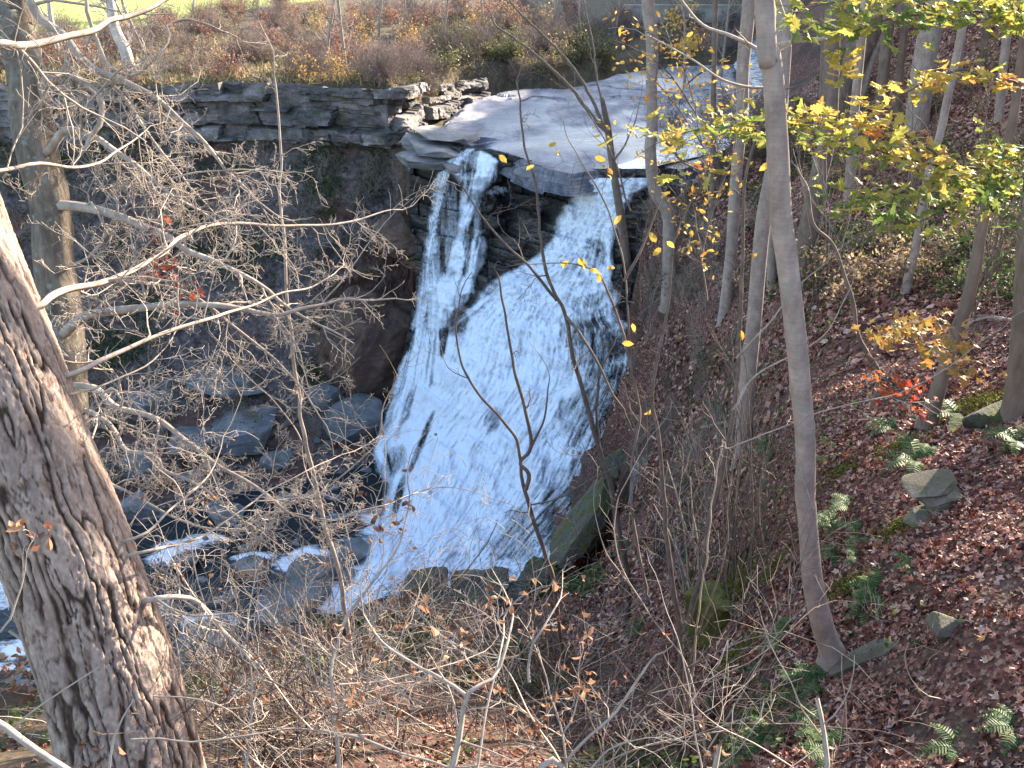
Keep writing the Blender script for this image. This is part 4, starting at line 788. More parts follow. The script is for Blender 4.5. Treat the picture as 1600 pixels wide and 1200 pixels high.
for pth, a, b_, rate, L, lv in [
    (((70, 165, 6.4), (66, 135, 6.35), (78, 119, 6.3), (100, 116, 6.25), (125, 130, 6.2), (148, 145, 6.2), (155, 160, 6.2), (158, 182, 6.2)), .045, .022, 2, .5, 1),
    (((76, 235, 6.4), (86, 214, 6.35), (105, 206, 6.3), (140, 212, 6.25), (175, 230, 6.2), (215, 262, 6.2), (260, 300, 6.3)), .042, .014, 3, .8, 3),
    (((95, 322, 6.5), (125, 325, 6.5), (155, 330, 6.45), (200, 345, 6.4), (240, 362, 6.4), (290, 390, 6.4), (330, 405, 6.4), (385, 432, 6.5), (420, 455, 6.6)), .05, .016, 3, .9, 3),
    (((105, 520, 6.7), (120, 505, 6.6), (150, 487, 6.5), (190, 483, 6.4), (245, 480, 6.3), (300, 475, 6.3), (370, 480, 6.4), (440, 490, 6.5), (520, 470, 6.7)), .05, .012, 3, .9, 3),
    (((30, -20, 6.2), (65, 28, 6.2), (100, 60, 6.2), (128, 92, 6.2), (150, 108, 6.2), (200, 128, 6.2), (250, 160, 6.3), (300, 205, 6.4), (340, 250, 6.5)), .045, .014, 3, .9, 3),
    (((150, 108, 6.2), (190, 150, 6.3), (215, 190, 6.4), (250, 240, 6.5), (300, 290, 6.6)), .02, .008, 4, .9, 3),
    (((135, 0, 6.1), (140, 35, 6.15), (155, 75, 6.2), (170, 105, 6.2), (205, 118, 6.3), (240, 90, 6.3), (265, 60, 6.4), (262, 40, 6.4), (290, 33, 6.5), (330, 40, 6.6)), .02, .008, 3, .7, 2),
    (((190, -5, 6.2), (205, 40, 6.2), (225, 85, 6.3), (240, 125, 6.3)), .017, .006, 3, .6, 2),
    (((110, 600, 6.9), (150, 610, 6.7), (185, 635, 6.6), (200, 640, 6.6), (245, 655, 6.6), (290, 690, 6.6), (330, 720, 6.7), (400, 760, 6.8), (450, 800, 6.9)), .035, .012, 4, .8, 3),
    (((125, 640, 7.0), (170, 660, 6.8), (195, 700, 6.7), (215, 708, 6.6), (245, 715, 6.6), (255, 735, 6.6), (300, 755, 6.6), (350, 790, 6.7)), .028, .01, 4, .8, 3),
    (((95, 420, 6.7), (140, 400, 6.6), (180, 330, 6.5), (176, 290, 6.4), (230, 290, 6.4), (300, 270, 6.5), (380, 262, 6.6)), .016, .006, 4, .8, 3),
    (((100, 450, 6.7), (200, 440, 6.6), (300, 460, 6.7), (380, 520, 6.8), (430, 560, 6.9), (480, 620, 7)), .02, .008, 3.5, .9, 3),
    (((150, 740, 7.2), (200, 770, 7.0), (280, 810, 7.0), (360, 830, 7.0), (430, 800, 7), (520, 810, 7.1), (600, 790, 7.2)), .02, .007, 4, .8, 3),
    (((45, 150, 6.4), (-5, 130, 6.3), (-60, 100, 6.3)), .03, .02, 2, .7, 2)]:
    P = px_path(*pth); ai = Qmap[np.argmin(((Qmap-P[0])**2).sum(1))]; dq = np.linalg.norm(P[0]-ai); P = np.concatenate([[P[0]*.3+ai*.7], P]) if .05 < dq < .45 else P; o_ = []; limb(rg, P, a*.85, b_, o_, rate*1.6, L, lv, .07, .02, rmin=.0024, kids=(3, 6)); LL.append(o_)
for paths in LL:
    V, F = tubes(paths); localise(mesh('branch', V, F, M_twig, T_map), T_map)

# ---- slender saplings and shoots, traced
def sapling(label, main, r0, r1, rate, L, lvl, extra=(), mat=None, group=None, name='sapling', foot=True, rmin=.002, seed=None):
    rgs = np.random.default_rng(int(abs(main[0][0])*7+main[0][1]) if seed is None else seed)
    P = px_path(*main)
    if foot:
        g = hz(P[0, 0], P[0, 1]); 
        if g < P[0, 2]: P = np.concatenate([[[P[0, 0]+.02, P[0, 1], g-.1]], P])
    root = empty(name, P[0], label, 'sapling', group); o_ = []
    limb(rgs, P, r0, r1, o_, rate, L, lvl, .06 if L < 1.2 else .1, .014, rmin=rmin)
    V, F = tubes(o_); localise(mesh('stem', V, F, mat or M_twig, root), root)
    for pth, a, b_, ra in extra:
        o_ = []; limb(rgs, px_path(*pth), a, b_, o_, ra, L*.8, max(lvl-1, 1), .06, .012, rmin=rmin); V, F = tubes(o_); localise(mesh('branch', V, F, mat or M_twig, root), root)
    return root
sapling('tall thin bare sapling standing before the dark creek, left of the falls', ((548, 1010, 8.5), (540, 969, 8.4), (533, 918, 8.2), (520, 861, 8.1), (506, 810, 8.0), (486, 727, 7.8), (476, 687, 7.7), (466, 602, 7.5), (452, 511, 7.2), (444, 400, 7.0), (440, 330, 6.9), (437, 215, 6.8), (428, 120, 6.7)), .030, .008, 2.2, .8, 3,
    ((((452, 560, 7.3), (485, 500, 7.2), (520, 455, 7.1), (560, 400, 7.0), (600, 350, 7)), .010, .004, 4), (((500, 770, 7.9), (550, 730, 7.8), (590, 690, 7.7), (600, 630, 7.6), (615, 600, 7.5)), .010, .004, 3.5), (((478, 700, 7.7), (440, 640, 7.6), (400, 600, 7.5), (360, 560, 7.4)), .008, .004, 4), (((515, 830, 8), (600, 790, 7.9), (700, 760, 7.8), (800, 790, 7.8)), .009, .003, 2)))
sapling('slender dark sapling crossing the middle of the falls with a looped stem', ((898, 1070, 13), (878, 1009, 12.6), (871, 952, 12.4), (864, 901, 12.2), (847, 851, 12.0), (830, 800, 11.8), (817, 751, 11.6), (813, 717, 11.5), (807, 687, 11.4), (780, 650, 11.3), (746, 613, 11.2), (719, 562, 11), (712, 518, 10.9)), .05, .012, .5, 1.0, 2,
    ((((822, 765, 11.6), (826, 740, 11.5), (812, 722, 11.5), (830, 697, 11.4), (820, 636, 11.2), (803, 575, 11), (790, 494, 10.8), (780, 440, 10.6)), .03, .012, .8), (((830, 697, 11.4), (850, 655, 11.3), (858, 600, 11.2)), .02, .008, .8), (((824, 790, 11.7), (870, 780, 11.6), (930, 745, 11.5), (1000, 712, 11.4)), .014, .006, 1)), mat=M_twigb)
sapling('dark leaning sapling over the right half of the falls', ((982, 908, 17), (969, 844, 16.6), (962, 800, 16.4), (952, 754, 16.2), (935, 697, 16), (918, 636, 15.7), (905, 589, 15.5), (894, 552, 15.2), (884, 494, 15), (866, 455, 14.8), (852, 420, 14.6), (843, 360, 14.4), (838, 290, 14.2), (822, 240, 14), (812, 170, 13.8)), .07, .016, .8, 1.5, 2,
    ((((884, 494, 15), (905, 520, 14.8), (930, 560, 14.7), (960, 620, 14.6)), .03, .02, 1), (((935, 697, 16), (932, 640, 15.8), (936, 590, 15.6)), .035, .02, 1), (((870, 470, 14.9), (830, 420, 14.7), (770, 360, 14.5), (720, 290, 14.3)), .03, .01, 1.2)), mat=M_twigb, rmin=.004)
sapling('two-stemmed thin sapling rising from the bottom edge beside the mossy bank', ((1062, 1215, 9), (1063, 1104, 8.8), (1063, 985, 8.6), (1050, 918, 8.5), (1040, 817, 8.4), (1030, 700, 8.3), (1020, 600, 8.2), (1045, 480, 8.1), (1052, 380, 8.0)), .042, .010, 1.4, .9, 2,
    ((((1065, 990, 8.6), (1084, 942, 8.5), (1097, 884, 8.4), (1111, 800, 8.3), (1121, 771, 8.2), (1138, 687, 8.1), (1151, 602, 8.0), (1156, 501, 7.9), (1161, 400, 7.8), (1165, 280, 7.7), (1190, 190, 7.6)), .03, .012, 1.2), (((1063, 1100, 8.8), (1090, 990, 8.5), (1130, 880, 8.2), (1138, 780, 8.1), (1150, 690, 8)), .014, .006, 1)), mat=M_twigb)
sapling('dead leaning stick with peeling brown bark on the slope below the oak leaves', ((1373, 585, 11.5), (1356, 555, 11.3), (1340, 520, 11.1), (1330, 465, 10.9), (1315, 420, 10.8), (1300, 380, 10.7), (1270, 350, 10.6), (1262, 300, 10.5)), .034, .02, .6, .6, 1, mat=M_barkd)
sapling('long smooth branch sweeping across the slope in front of the straight grey tree', ((1120, 740, 7.4), (1140, 702, 7.2), (1180, 682, 7.1), (1230, 665, 7), (1290, 643, 6.9), (1350, 625, 6.8), (1400, 615, 6.8), (1440, 600, 6.8), (1500, 560, 6.8), (1550, 520, 6.8)), .012, .004, 1.6, .6, 1, ((((1145, 640, 7.2), (1180, 590, 7.1), (1240, 555, 7.0), (1290, 520, 6.9), (1322, 462, 6.8), (1340, 420, 6.8)), .01, .003, 1.5), (((1150, 560, 7.2), (1200, 505, 7.1), (1240, 455, 7.0), (1300, 400, 6.9)), .01, .003, 1.5)))
sapling('pale curved whip arching down from the falls edge over the dark bank', ((1100, 1160, 7), (1072, 1040, 6.9), (1035, 988, 6.8), (985, 915, 6.7), (965, 860, 6.6), (962, 790, 6.5), (985, 740, 6.4), (1005, 700, 6.4)), .010, .003, 1.5, .5, 1, ((((985, 915, 6.7), (950, 870, 6.6), (931, 800, 6.5), (930, 760, 6.5)), .006, .002, 1),))
sapling('white thin twig rising from the bottom edge between bank and ferns', ((1098, 1215, 4), (1088, 1150, 4), (1075, 1080, 4), (1060, 1000, 4), (1040, 940, 4.1)), .006, .002, 1.5, .35, 1, foot=False)
sapling('thin reddish whip curving down to the bottom edge right of the bank', ((1250, 1210, 3.9), (1180, 1165, 3.9), (1120, 1135, 3.9), (1085, 1105, 3.9), (1076, 1088, 3.9)), .005, .002, .5, .3, 1, foot=False)
sapling('snapped pale stick with two long shoots at the bottom right', ((1288, 1215, 3.4), (1284, 1150, 3.4), (1276, 1092, 3.4)), .0105, .009, 0, .2, 0, ((((1283, 1150, 3.4), (1255, 1110, 3.4), (1240, 1070, 3.4), (1210, 1015, 3.4), (1188, 962, 3.4)), .0045, .002, .8), (((1285, 1132, 3.4), (1310, 1105, 3.4), (1328, 1060, 3.4), (1335, 1020, 3.4)), .0035, .002, .5), (((1283, 1125, 3.4), (1262, 1115, 3.4), (1246, 1100, 3.4)), .004, .002, 0), (((1290, 1160, 3.4), (1240, 1190, 3.4), (1200, 1215, 3.4)), .003, .002, .8)), foot=False)
sapling('bent thin twig standing alone in the leaf litter at lower right', ((1470, 1092, 4.6), (1440, 1080, 4.6), (1422, 1060, 4.6), (1413, 1030, 4.6), (1420, 1003, 4.6)), .004, .002, .5, .2, 0, foot=False)
sapling('cut stub of a pale stem at the bottom edge', ((1114, 1215, 3.5), (1116, 1185, 3.5), (1119, 1163, 3.5)), .012, .011, 0, .1, 0, foot=False)
# foreground shrubs along the bottom
def fshrub(label, stems, brown=0, seed=1, mat=None):
    rgs = np.random.default_rng(seed); P0 = W(*stems[0][0][0]); root = empty('shrub', P0, label, 'shrub'); tips = []
    for pth, a, b_, ra, L, lv in stems:
        o_ = []; limb(rgs, px_path(*pth), a, b_, o_, ra, L, lv, .05, .008, tips=tips, rmin=.0016); V, F = tubes(o_); localise(mesh('branch', V, F, mat or M_twig, root), root)
    if brown and tips:
        T = np.array(tips); k = brown; Cc = T[rgs.integers(0, len(T), k)]+rgs.normal(0, .03, (k, 3))
        localise(leaf_mesh('leaves', Cc, rgs.normal(0, 1, (k, 3)), rgs.uniform(.010, .026, k), OVATE, rgs, M_brown, root, None, .7), root)
    return root
fshrub('pale forked shrub lit white at the bottom centre of the photo', [
    (((702, 1215, 3.0), (717, 1155, 3.0), (724, 1114, 3.0), (729, 1087, 3.0), (745, 1073, 3.0), (775, 1058, 3.05), (790, 1010, 3.1), (800, 960, 3.2)), .0125, .004, 4, .35, 2),
    (((729, 1087, 3.0), (705, 1070, 3.0), (675, 1052, 3.0), (650, 1040, 3.1), (600, 1010, 3.2), (570, 960, 3.3)), .009, .003, 5, .35, 2),
    (((718, 1157, 3.0), (750, 1165, 3.0), (780, 1178, 3.0), (815, 1195, 3.0)), .005, .002, 4, .2, 1),
    (((743, 1215, 3.0), (765, 1100, 3.1), (780, 1020, 3.2), (788, 990, 3.3), (790, 960, 3.4), (812, 935, 3.4)), .006, .003, 3, .3, 2),
    (((827, 1066, 3.6), (828, 1030, 3.6), (832, 1003, 3.6), (845, 985, 3.6), (866, 947, 3.7)), .008, .004, 4, .3, 2)], 60, 51)
fshrub('bluish thin-stemmed shrub at the bottom left of centre with dried leaves', [
    (((532, 1215, 3.6), (524, 1120, 3.6), (516, 1050, 3.6), (530, 1005, 3.7), (545, 960, 3.7), (590, 900, 3.8), (625, 850, 3.9), (640, 790, 4)), .010, .004, 5, .5, 2),
    (((520, 1075, 3.6), (490, 1060, 3.6), (470, 1010, 3.6), (465, 960, 3.7)), .006, .003, 5, .4, 2),
    (((380, 1215, 3.5), (393, 1140, 3.5), (392, 1060, 3.5), (385, 985, 3.6), (400, 900, 3.7)), .007, .003, 5, .4, 2),
    (((340, 1215, 4.2), (350, 1100, 4.2), (335, 1000, 4.2), (310, 900, 4.2), (290, 800, 4.2)), .007, .003, 4, .5, 2)], 150, 52)
fshrub('low arching shrub whose long pale branches cross the bottom edge', [
    (((205, 1155, 3.0), (250, 1152, 3.0), (300, 1158, 3.0), (400, 1145, 3.05), (460, 1138, 3.1), (540, 1148, 3.1), (600, 1150, 3.2)), .0045, .002, 5, .3, 2),
    (((240, 1088, 3.2), (300, 1090, 3.2), (350, 1105, 3.2), (385, 1137, 3.2), (440, 1180, 3.2)), .004, .002, 5, .3, 2),
    (((500, 1140, 3.1), (560, 1150, 3.1), (620, 1175, 3.1), (700, 1200, 3.1)), .007, .005, 4, .3, 2),
    (((530, 1070, 3.3), (590, 1066, 3.3), (650, 1052, 3.3), (725, 1032, 3.4)), .005, .003, 5, .3, 2),
    (((641, 942, 4.5), (685, 989, 4.4), (746, 1023, 4.3), (790, 1030, 4.2)), .006, .004, 4, .3, 2),
    (((560, 930, 4.5), (600, 1000, 4.4), (650, 1040, 4.3)), .007, .004, 4, .4, 2)], 90, 53)
fshrub('scraggy shrub with curled brown leaves at the bottom right of centre', [
    (((885, 1190, 3.6), (920, 1150, 3.6), (965, 1110, 3.6), (1006, 1050, 3.6)), .009, .006, 3, .25, 1),
    (((884, 1215, 3.6), (880, 1140, 3.6), (862, 1090, 3.6), (855, 1060, 3.6)), .006, .004, 5, .35, 2),
    (((880, 1145, 3.6), (895, 1120, 3.6), (905, 1075, 3.6)), .005, .003, 4, .25, 2),
    (((920, 1205, 3.4), (950, 1172, 3.4), (980, 1160, 3.4), (1012, 1153, 3.4)), .005, .003, 4, .3, 2),
    (((875, 1190, 3.6), (830, 1120, 3.7), (800, 1060, 3.8), (765, 1010, 3.9)), .006, .003, 5, .4, 2),
    (((840, 1215, 3.6), (850, 1190, 3.6), (862, 1185, 3.6), (880, 1200, 3.6)), .018, .016, 0, .2, 1)], 150, 54)
fshrub('thick pale twisted branches at the bottom left corner', [
    (((-20, 1120, 2.4), (20, 1150, 2.4), (50, 1172, 2.4), (110, 1210, 2.4)), .012, .010, 3, .3, 2),
    (((15, 985, 3.3), (45, 1005, 3.3), (75, 1022, 3.3), (93, 1060, 3.3), (96, 1095, 3.3), (115, 1130, 3.3)), .010, .008, 3, .3, 2),
    (((15, 1150, 2.5), (35, 1125, 2.5), (90, 1085, 2.5), (155, 1043, 2.5)), .0035, .002, 2, .2, 1),
    (((170, 1215, 2.3), (172, 1170, 2.3), (184, 1135, 2.3), (196, 1115, 2.3), (208, 1095, 2.3)), .005, .002, 3, .12, 1),
    (((-20, 990, 3), (10, 980, 3), (20, 950, 3), (30, 920, 3)), .006, .003, 5, .3, 2)], 120, 55)

LM = [('the big fissured trunk', 120, 900), ('the lichened arching tree', 70, 300), ('the mottled pale trunk', 190, 60), ('the left cliff end', 60, 200), ('the middle cliff stretch', 330, 170), ('the right cliff end', 600, 180), ('the yellow-leaved lawn tree', 302, 20), ('the stacked corner slabs', 685, 230), ('the ledge back edge', 850, 130), ('the far end of the ledge', 1020, 110), ('the footbridge', 1100, 20),
    ('the hanging red leaves', 258, 420), ('the tilted blue-grey slab', 355, 565), ('the flat-topped boulder', 375, 655), ('the wedge-shaped boulder', 226, 725), ('the driftwood log', 490, 640), ('the rust-stained rock', 588, 500), ('the white rapid', 480, 870), ('the creek at the left edge', 30, 1010), ('the tall sapling', 480, 720), ('the foot of the falls', 620, 900),
    ('the mossy ridge', 900, 850), ('the pale upright slab', 1000, 752), ('the forked white shrub', 728, 1090), ('the bluish thin shrub', 525, 1080), ('the scraggy leafy shrub', 900, 1130), ('the moss-covered outcrop', 1130, 965), ('the two-stemmed sapling', 1063, 1050), ('the creek-side pale slab', 330, 1000), ('the looped dark sapling', 870, 950),
    ('the straight smooth tree', 1250, 600), ('the second smooth trunk', 1175, 500), ('the slim upright trunk', 1148, 300), ('the trunk before the ledge', 1025, 300), ('the slanting oak foot', 1450, 650), ('the stone stack', 1488, 770), ('the thin slanting trunk', 1440, 340), ('the curved brown trunk', 1262, 380), ('the thick leaning trunk', 1320, 140), ('the gnarled trunk', 1590, 560), ('the broad grey trunk', 1440, 130), ('the orange maple sapling', 1430, 510), ('the lichened flat stone', 1330, 1025)]
def where(px, py):
    d_, n_, lx_, ly_ = min((math.hypot(px-a, py-b_), n_, a, b_) for n_, a, b_ in LM); dx, dy = px-lx_, py-ly_
    v = 'above' if dy < -.4*abs(dx) else 'below' if dy > .4*abs(dx) else ''; h = 'left' if dx < -.4*abs(dy) else 'right' if dx > .4*abs(dy) else ''
    near = 'hard by' if d_ < 28 else ('close ' if d_ < 60 else '' if d_ < 110 else 'well ')+(v+' and ' if v and h else v)+(h+' of' if h else '')
    return near+' '+n_.replace('its neighbour, ', '')
SZ = lambda s_: 'small' if s_ < .75 else 'mid-sized' if s_ < 1.05 else 'large'

# ================================================================ boulders, stones, logs
def rock_geo(rg, dims, npl=9, res=14, rough=.05, flat=.0, ax=True):
    """angular boulder: a cube-sphere cut back by random planes, then roughened"""
    t = np.linspace(-1, 1, res+1); a, b_ = np.meshgrid(t, t); o = np.ones_like(a); Vs, Fs = [], []
    for k, (x, y, z) in enumerate([(a, b_, o), (b_, a, -o), (o, a, b_), (-o, b_, a), (b_, o, a), (a, -o, b_)]):
        Vs.append(np.stack([x, y, z], -1).reshape(-1, 3)); Fs.append(grid_faces(res+1, res+1)+k*(res+1)**2)
    V = unit(np.concatenate(Vs)); F = np.concatenate(Fs)
    N_ = np.concatenate([unit(rg.normal(0, 1, (npl, 3))), [[0, 0, 1], [0, 0, -1], [1, 0, .1], [-1, 0, -.1], [0, 1, 0], [0, -1, 0]]])
    D = np.concatenate([rg.uniform(.62, .95, npl), [.8, .8, .95, .95, .95, .95]])
    if not ax: N_, D = N_[:npl], D[:npl]
    c_ = V@N_.T; r = np.where(c_ > .05, D/np.maximum(c_, .05), 1.25).min(1); V = V*r[:, None]
    sd_ = int(rg.integers(0, 9999)); V = V*(1+rough*2*(fbm(V[:, 0]*1.7, V[:, 1]*1.7, V[:, 2]*1.7, s=sd_)-.5))[:, None]+rough*.4*(noise(V*7.0 @ [[1], [0], [0]], V*7.0 @ [[0], [1], [0]], V*7.0 @ [[0], [0], [1]], sd_)-.5)
    key = np.round(V, 5); _, ix, inv = np.unique(key, axis=0, return_index=True, return_inverse=True)
    return V[ix]*np.array(dims)/2, inv.reshape(-1)[F]
def boulder(name, label, px, py, wpx, hpx, mat, seed, cat='boulder', group=None, depth=None, tilt=(0, 0, 0), dmin=2.5, thick=None, Y=None, sink=.25, res=14, npl=9, rough=.05, ax=True):
    rgb = np.random.default_rng(seed)
    if Y is None: B, d = on_ground(px, py+hpx*.35, dmin)
    else: B = WY(px, py+hpx*.35, Y); d = PIX(B)[2]
    wd = wpx/FPX*d; h = hpx/FPX*d; V, F = rock_geo(rgb, (wd, depth or wd*.8, thick or h), npl, res, rough, 0, ax)
    from mathutils import Euler
    M = np.array(Euler([R_(t) for t in tilt]).to_matrix()); V = V@M.T; V[:, 2] += (thick or h)*(.5-sink)
    o = mesh(name, V, F, mat, smooth=False); o.location = B
    tag(o, label, cat, group); return o
for k, (px, py, w_, h_, t, sd_, lab) in enumerate([
    (355, 566, 118, 112, (12, 8, 20), 2, 'large pale blue-grey slab leaning on the slope left of the falls, highest of the boulders'),
    (375, 655, 130, 80, (8, -6, -15), 3, 'broad flat-topped grey boulder below the large leaning slab'),
    (310, 690, 90, 60, (5, 12, 30), 4, 'dark low boulder left of the broad flat-topped one'),
    (226, 726, 66, 70, (10, -20, 10), 5, 'wedge-shaped grey boulder beside the big fissured trunk'),
    (502, 612, 56, 44, (10, 15, 40), 6, 'small square grey boulder nearest the foot of the red cliff'),
    (548, 648, 110, 66, (4, 8, 10), 7, 'dark wet boulder beside the pool at the foot of the cliff'),
    (215, 790, 70, 40, (5, 0, 20), 8, 'flat dark stone at the creek edge right of the big trunk'),
    (245, 620, 80, 50, (15, 5, 60), 9, 'half-buried dark boulder on the shaded slope behind the twigs'),
    (440, 715, 60, 36, (5, 5, 70), 10, 'low dark rock at the creek edge below the flat-topped boulder'),
    (300, 745, 50, 34, (5, 5, 35), 12, 'small dark rock among creek-side stones')]):
    boulder('boulder', lab, px, py, w_, h_, M_boulder, sd_, tilt=t, npl=12, res=20, rough=.035, thick=None if k not in (0, 1) else 1.6, depth=None if k not in (0,) else 3.2)
for k, (px, py, w_, h_, sd_, lab) in enumerate([
    (548, 898, 42, 34, 21, 'rounded dark boulder washed by foam at the left foot of the falls'),
    (490, 885, 90, 40, 22, 'wide low rock in the creek below the white patch of water'),
    (455, 935, 120, 40, 23, 'pale flat rock shelf beside the creek behind brown leaves'),
    (330, 1000, 110, 60, 24, 'big pale rock slab at the creek bank left of centre'),
    (395, 880, 60, 30, 25, 'dark rock splitting the rapids left of the falls'),
    (290, 870, 50, 26, 26, 'dark rock beside the left-hand rapid'),
    (560, 858, 60, 26, 27, 'wet dark rock just left of the spray'),
    (20, 1075, 90, 50, 28, 'dark boulder below the rapid at the left edge'),
    (260, 960, 60, 40, 29, 'angular rock right beside the big trunk above the creek'),
    (350, 795, 70, 26, 30, 'thin dark rock at the far side of the creek')]):
    B = WZ(px, py+h_*.3, -26.1)
    boulder('boulder', lab, px, py, w_, h_, M_boulder, sd_, tilt=(6*k % 17-8, 5*k % 13-6, 37*k), Y=B[1], sink=.3)
# loose stones strewn on the talus and creek bed: shared meshes
protos = [rock_geo(np.random.default_rng(70+k), (1, .8, .55), 7, 7, .06) for k in range(5)]; pm = [None]*5
rg = np.random.default_rng(71); cnt = 0; spots = []
while cnt < 150:
    px, py = rg.uniform(150, 640), rg.uniform(600, 1010) if cnt > 60 else rg.uniform(420, 800)
    r = ray(px, py, 20)
    if r is None or r[1] < 30: continue
    B = r[0]; 
    if B[2] < -26.4: B[2] = -26.25
    k = int(rg.integers(0, 5))
    if pm[k] is None: o = mesh('stone', protos[k][0], protos[k][1], M_boulder, smooth=False); pm[k] = o
    else: o = pm[k].copy(); COL.objects.link(o)
    s_ = float(np.exp(rg.uniform(math.log(.25), math.log(1.1)))); o.location = B; o.scale = (s_*rg.uniform(.8, 1.6), s_, s_*rg.uniform(.5, .9)); o.rotation_euler = (rg.uniform(-.4, .4), rg.uniform(-.4, .4), rg.uniform(0, 6.28))
    tag(o, SZ(s_*1.6)+' loose shale stone '+where(*PIX(B)[:2]), 'stone', 'loose stones by the creek'); cnt += 1
# mossy ridge of rock along the right foot of the falls, overhanging a dark hollow
def ridge(name, label, pts, mat, seed, under=.0, cat='rock'):
    """pts: (px, py, d, half width, height) along the crest"""
    P = np.array([np.append(W(a, b_, d), (hw, hh)) for a, b_, d, hw, hh in pts]); Q = cat_(P, .07); c_ = Q[:, :3]; T = unit(np.gradient(c_, axis=0)*[1, 1, 0]); S_ = np.stack([T[:, 1], -T[:, 0], T[:, 2]*0], -1)
    th = np.linspace(0, 2*math.pi, 41)[:-1]; s = np.arange(len(Q))*.07
    x = np.sign(np.cos(th))*np.abs(np.cos(th))**.6; z = np.sign(np.sin(th))*np.abs(np.sin(th))**.75
    TH, SS_ = np.meshgrid(th, s); endc = np.minimum(1, np.minimum(SS_, s[-1]-SS_)/.5+.15)**.5
    f = (1+.5*(fbm(np.cos(TH)*1.5, np.sin(TH)*1.5, SS_*.9, s=seed, o=5)-.5)+.12*(np.floor(SS_/1.1+noise(SS_*.5, TH, 0, seed)) % 2))*endc
    V = c_[:, None]+S_[:, None]*(x[None]*Q[:, 3:4]*f)[..., None]+np.array([0, 0, 1])*((z[None]-.9)*Q[:, 4:5]*f+under*np.minimum(x, 0)[None]*0)[..., None]
    V = V+0.10*(fbm(V[..., 0]*2.5, V[..., 1]*2.5, V[..., 2]*5, s=seed+1)-.5)[..., None]
    i = np.arange(V.shape[0]*40).reshape(-1, 40); j = np.roll(i, -1, 1); F = np.stack([i[:-1], j[:-1], j[1:], i[1:]], -1).reshape(-1, 4)
    o = mesh(name, V.reshape(-1, 3), [F, i[0][None], i[-1][None]], mat, smooth=False); return tag(o, label, cat)
m, n, b = newmat('orange_lichened_rock'); M_orange = m
M_mossy2 = rock_mat('thick_moss', (.05, .055, .012), (.12, .12, .02), (.2, .19, .03), 2.5, 1.5, 1.0, 2.5, .03)
co = n.nodes.new('ShaderNodeNewGeometry').outputs['Position']; t1 = tex(n, 'noise', 1.1, co, 5, .6); t2 = tex(n, 'noise', 2.3, co, 7, .7); t3 = tex(n, 'noise', 14, co, 5, .7)
c = ramp(n, [(.3, (.06, .055, .045)), (.7, (.17, .15, .12))], t2.outputs[0]); c = mix(n, ramp(n, [(.45, (0, 0, 0)), (.55, (.9,)*3)], t2.outputs[0]), c, (.075, .09, .02))
c = mix(n, ramp(n, [(.60, (0, 0, 0)), (.68, (.7,)*3)], t1.outputs[0]), c, (.24, .10, .035)); c = mix(n, .6, c, ramp(n, [(.3, (.5,)*3), (.7, (1.35,)*3)], t3.outputs[0]), 'MULTIPLY')
n.links.new(c, b.inputs['Base Color']); b.inputs['Roughness'].default_value = .9; bump(n, b, t3.outputs[0], .8, .06)
M_mossy2 = rock_mat('thick_moss', (.05, .055, .012), (.12, .12, .02), (.2, .19, .03), 2.5, 1.5, 1.0, 2.5, .03)
for k, (px, py, w_, h_, d_, th, tl, mt, nm, lab) in enumerate([
    (846, 902, 90, 70, 27.2, 1.5, (8, 18, -20), M_orange, 'mossy_rock', 'mossy angular rock lowest at the right foot of the falls'),
    (930, 760, 0, 0, 28.2, 1.3, (0, 0, 0), M_orange, 'mossy_rock', 'long mossy rock slanting up beside the falls over a dark hollow, stained orange'),
    (962, 722, 50, 50, 30.2, 1.2, (10, -20, 50), M_orange, 'mossy_rock', 'small mossy rock above the upper end of the long slanting one'),
    (668, 922, 96, 44, 26.4, 1.2, (6, 6, 10), M_moss_rock, 'mossy_rock', 'pointed dark rock on the brow under the centre of the falls'),
    (752, 925, 120, 44, 26.8, 1.2, (4, -4, -8), M_moss_rock, 'mossy_rock', 'dark flat rock on the brow left of the mossy ridge'),
    (1000, 752, 32, 120, 27.6, 2.2, (-20, 14, 10), M_cliff, 'pale_rock', 'pale upright rock slab streaked with white beside the dark hollow'),
    (1020, 815, 30, 60, 26.2, 1.0, (-10, 20, 30), M_cliff, 'pale_rock', 'smaller pale rock below the upright slab'),
    (1068, 880, 22, 90, 15.0, .9, (-20, 5, 20), M_cliff, 'pale_rock', 'thin bare rock rib left of the moss-covered outcrop'),
    (1132, 965, 120, 86, 12.2, 1.1, (-20, 5, 10), M_mossy2, 'mossy_rock', 'thickly moss-covered outcrop at the right edge of the bank'),
    (1112, 1120, 34, 110, 10.2, .6, (-25, 8, 20), M_moss_rock, 'mossy_rock', 'narrow grey rock edge below the moss-covered outcrop')]):
    if k in (7, 8, 9): d_ = on_ground(px, py)[1]
    B = W(px, py, d_); V, F = rock_geo(np.random.default_rng(300+k), (w_/FPX*d_, w_/FPX*d_*.9, th if k < 5 or k == 8 else h_/FPX*d_) if k != 1 else (4.6, 1.5, 1.2), 16, 40, .16)
    from mathutils import Euler
    V = V@np.array(Euler([R_(t) for t in tl]).to_matrix()).T; o = mesh(nm, V, F, mt, smooth=False); o.location = B+[0, 0, -.1*th]; tag(o, lab, 'rock')
    if k == 1:
        A_, B_ = W(850, 890, 27.3), W(962, 742, 29.9); o.location = (A_+B_)/2-[0, 0, .35]; o.rotation_euler = Vector(B_-A_).to_track_quat('X', 'Z').to_euler()
M_block = rock_mat('block_rock', (.12, .115, .12), (.21, .20, .20), (.32, .30, .28), .8, 7, .8, .2)
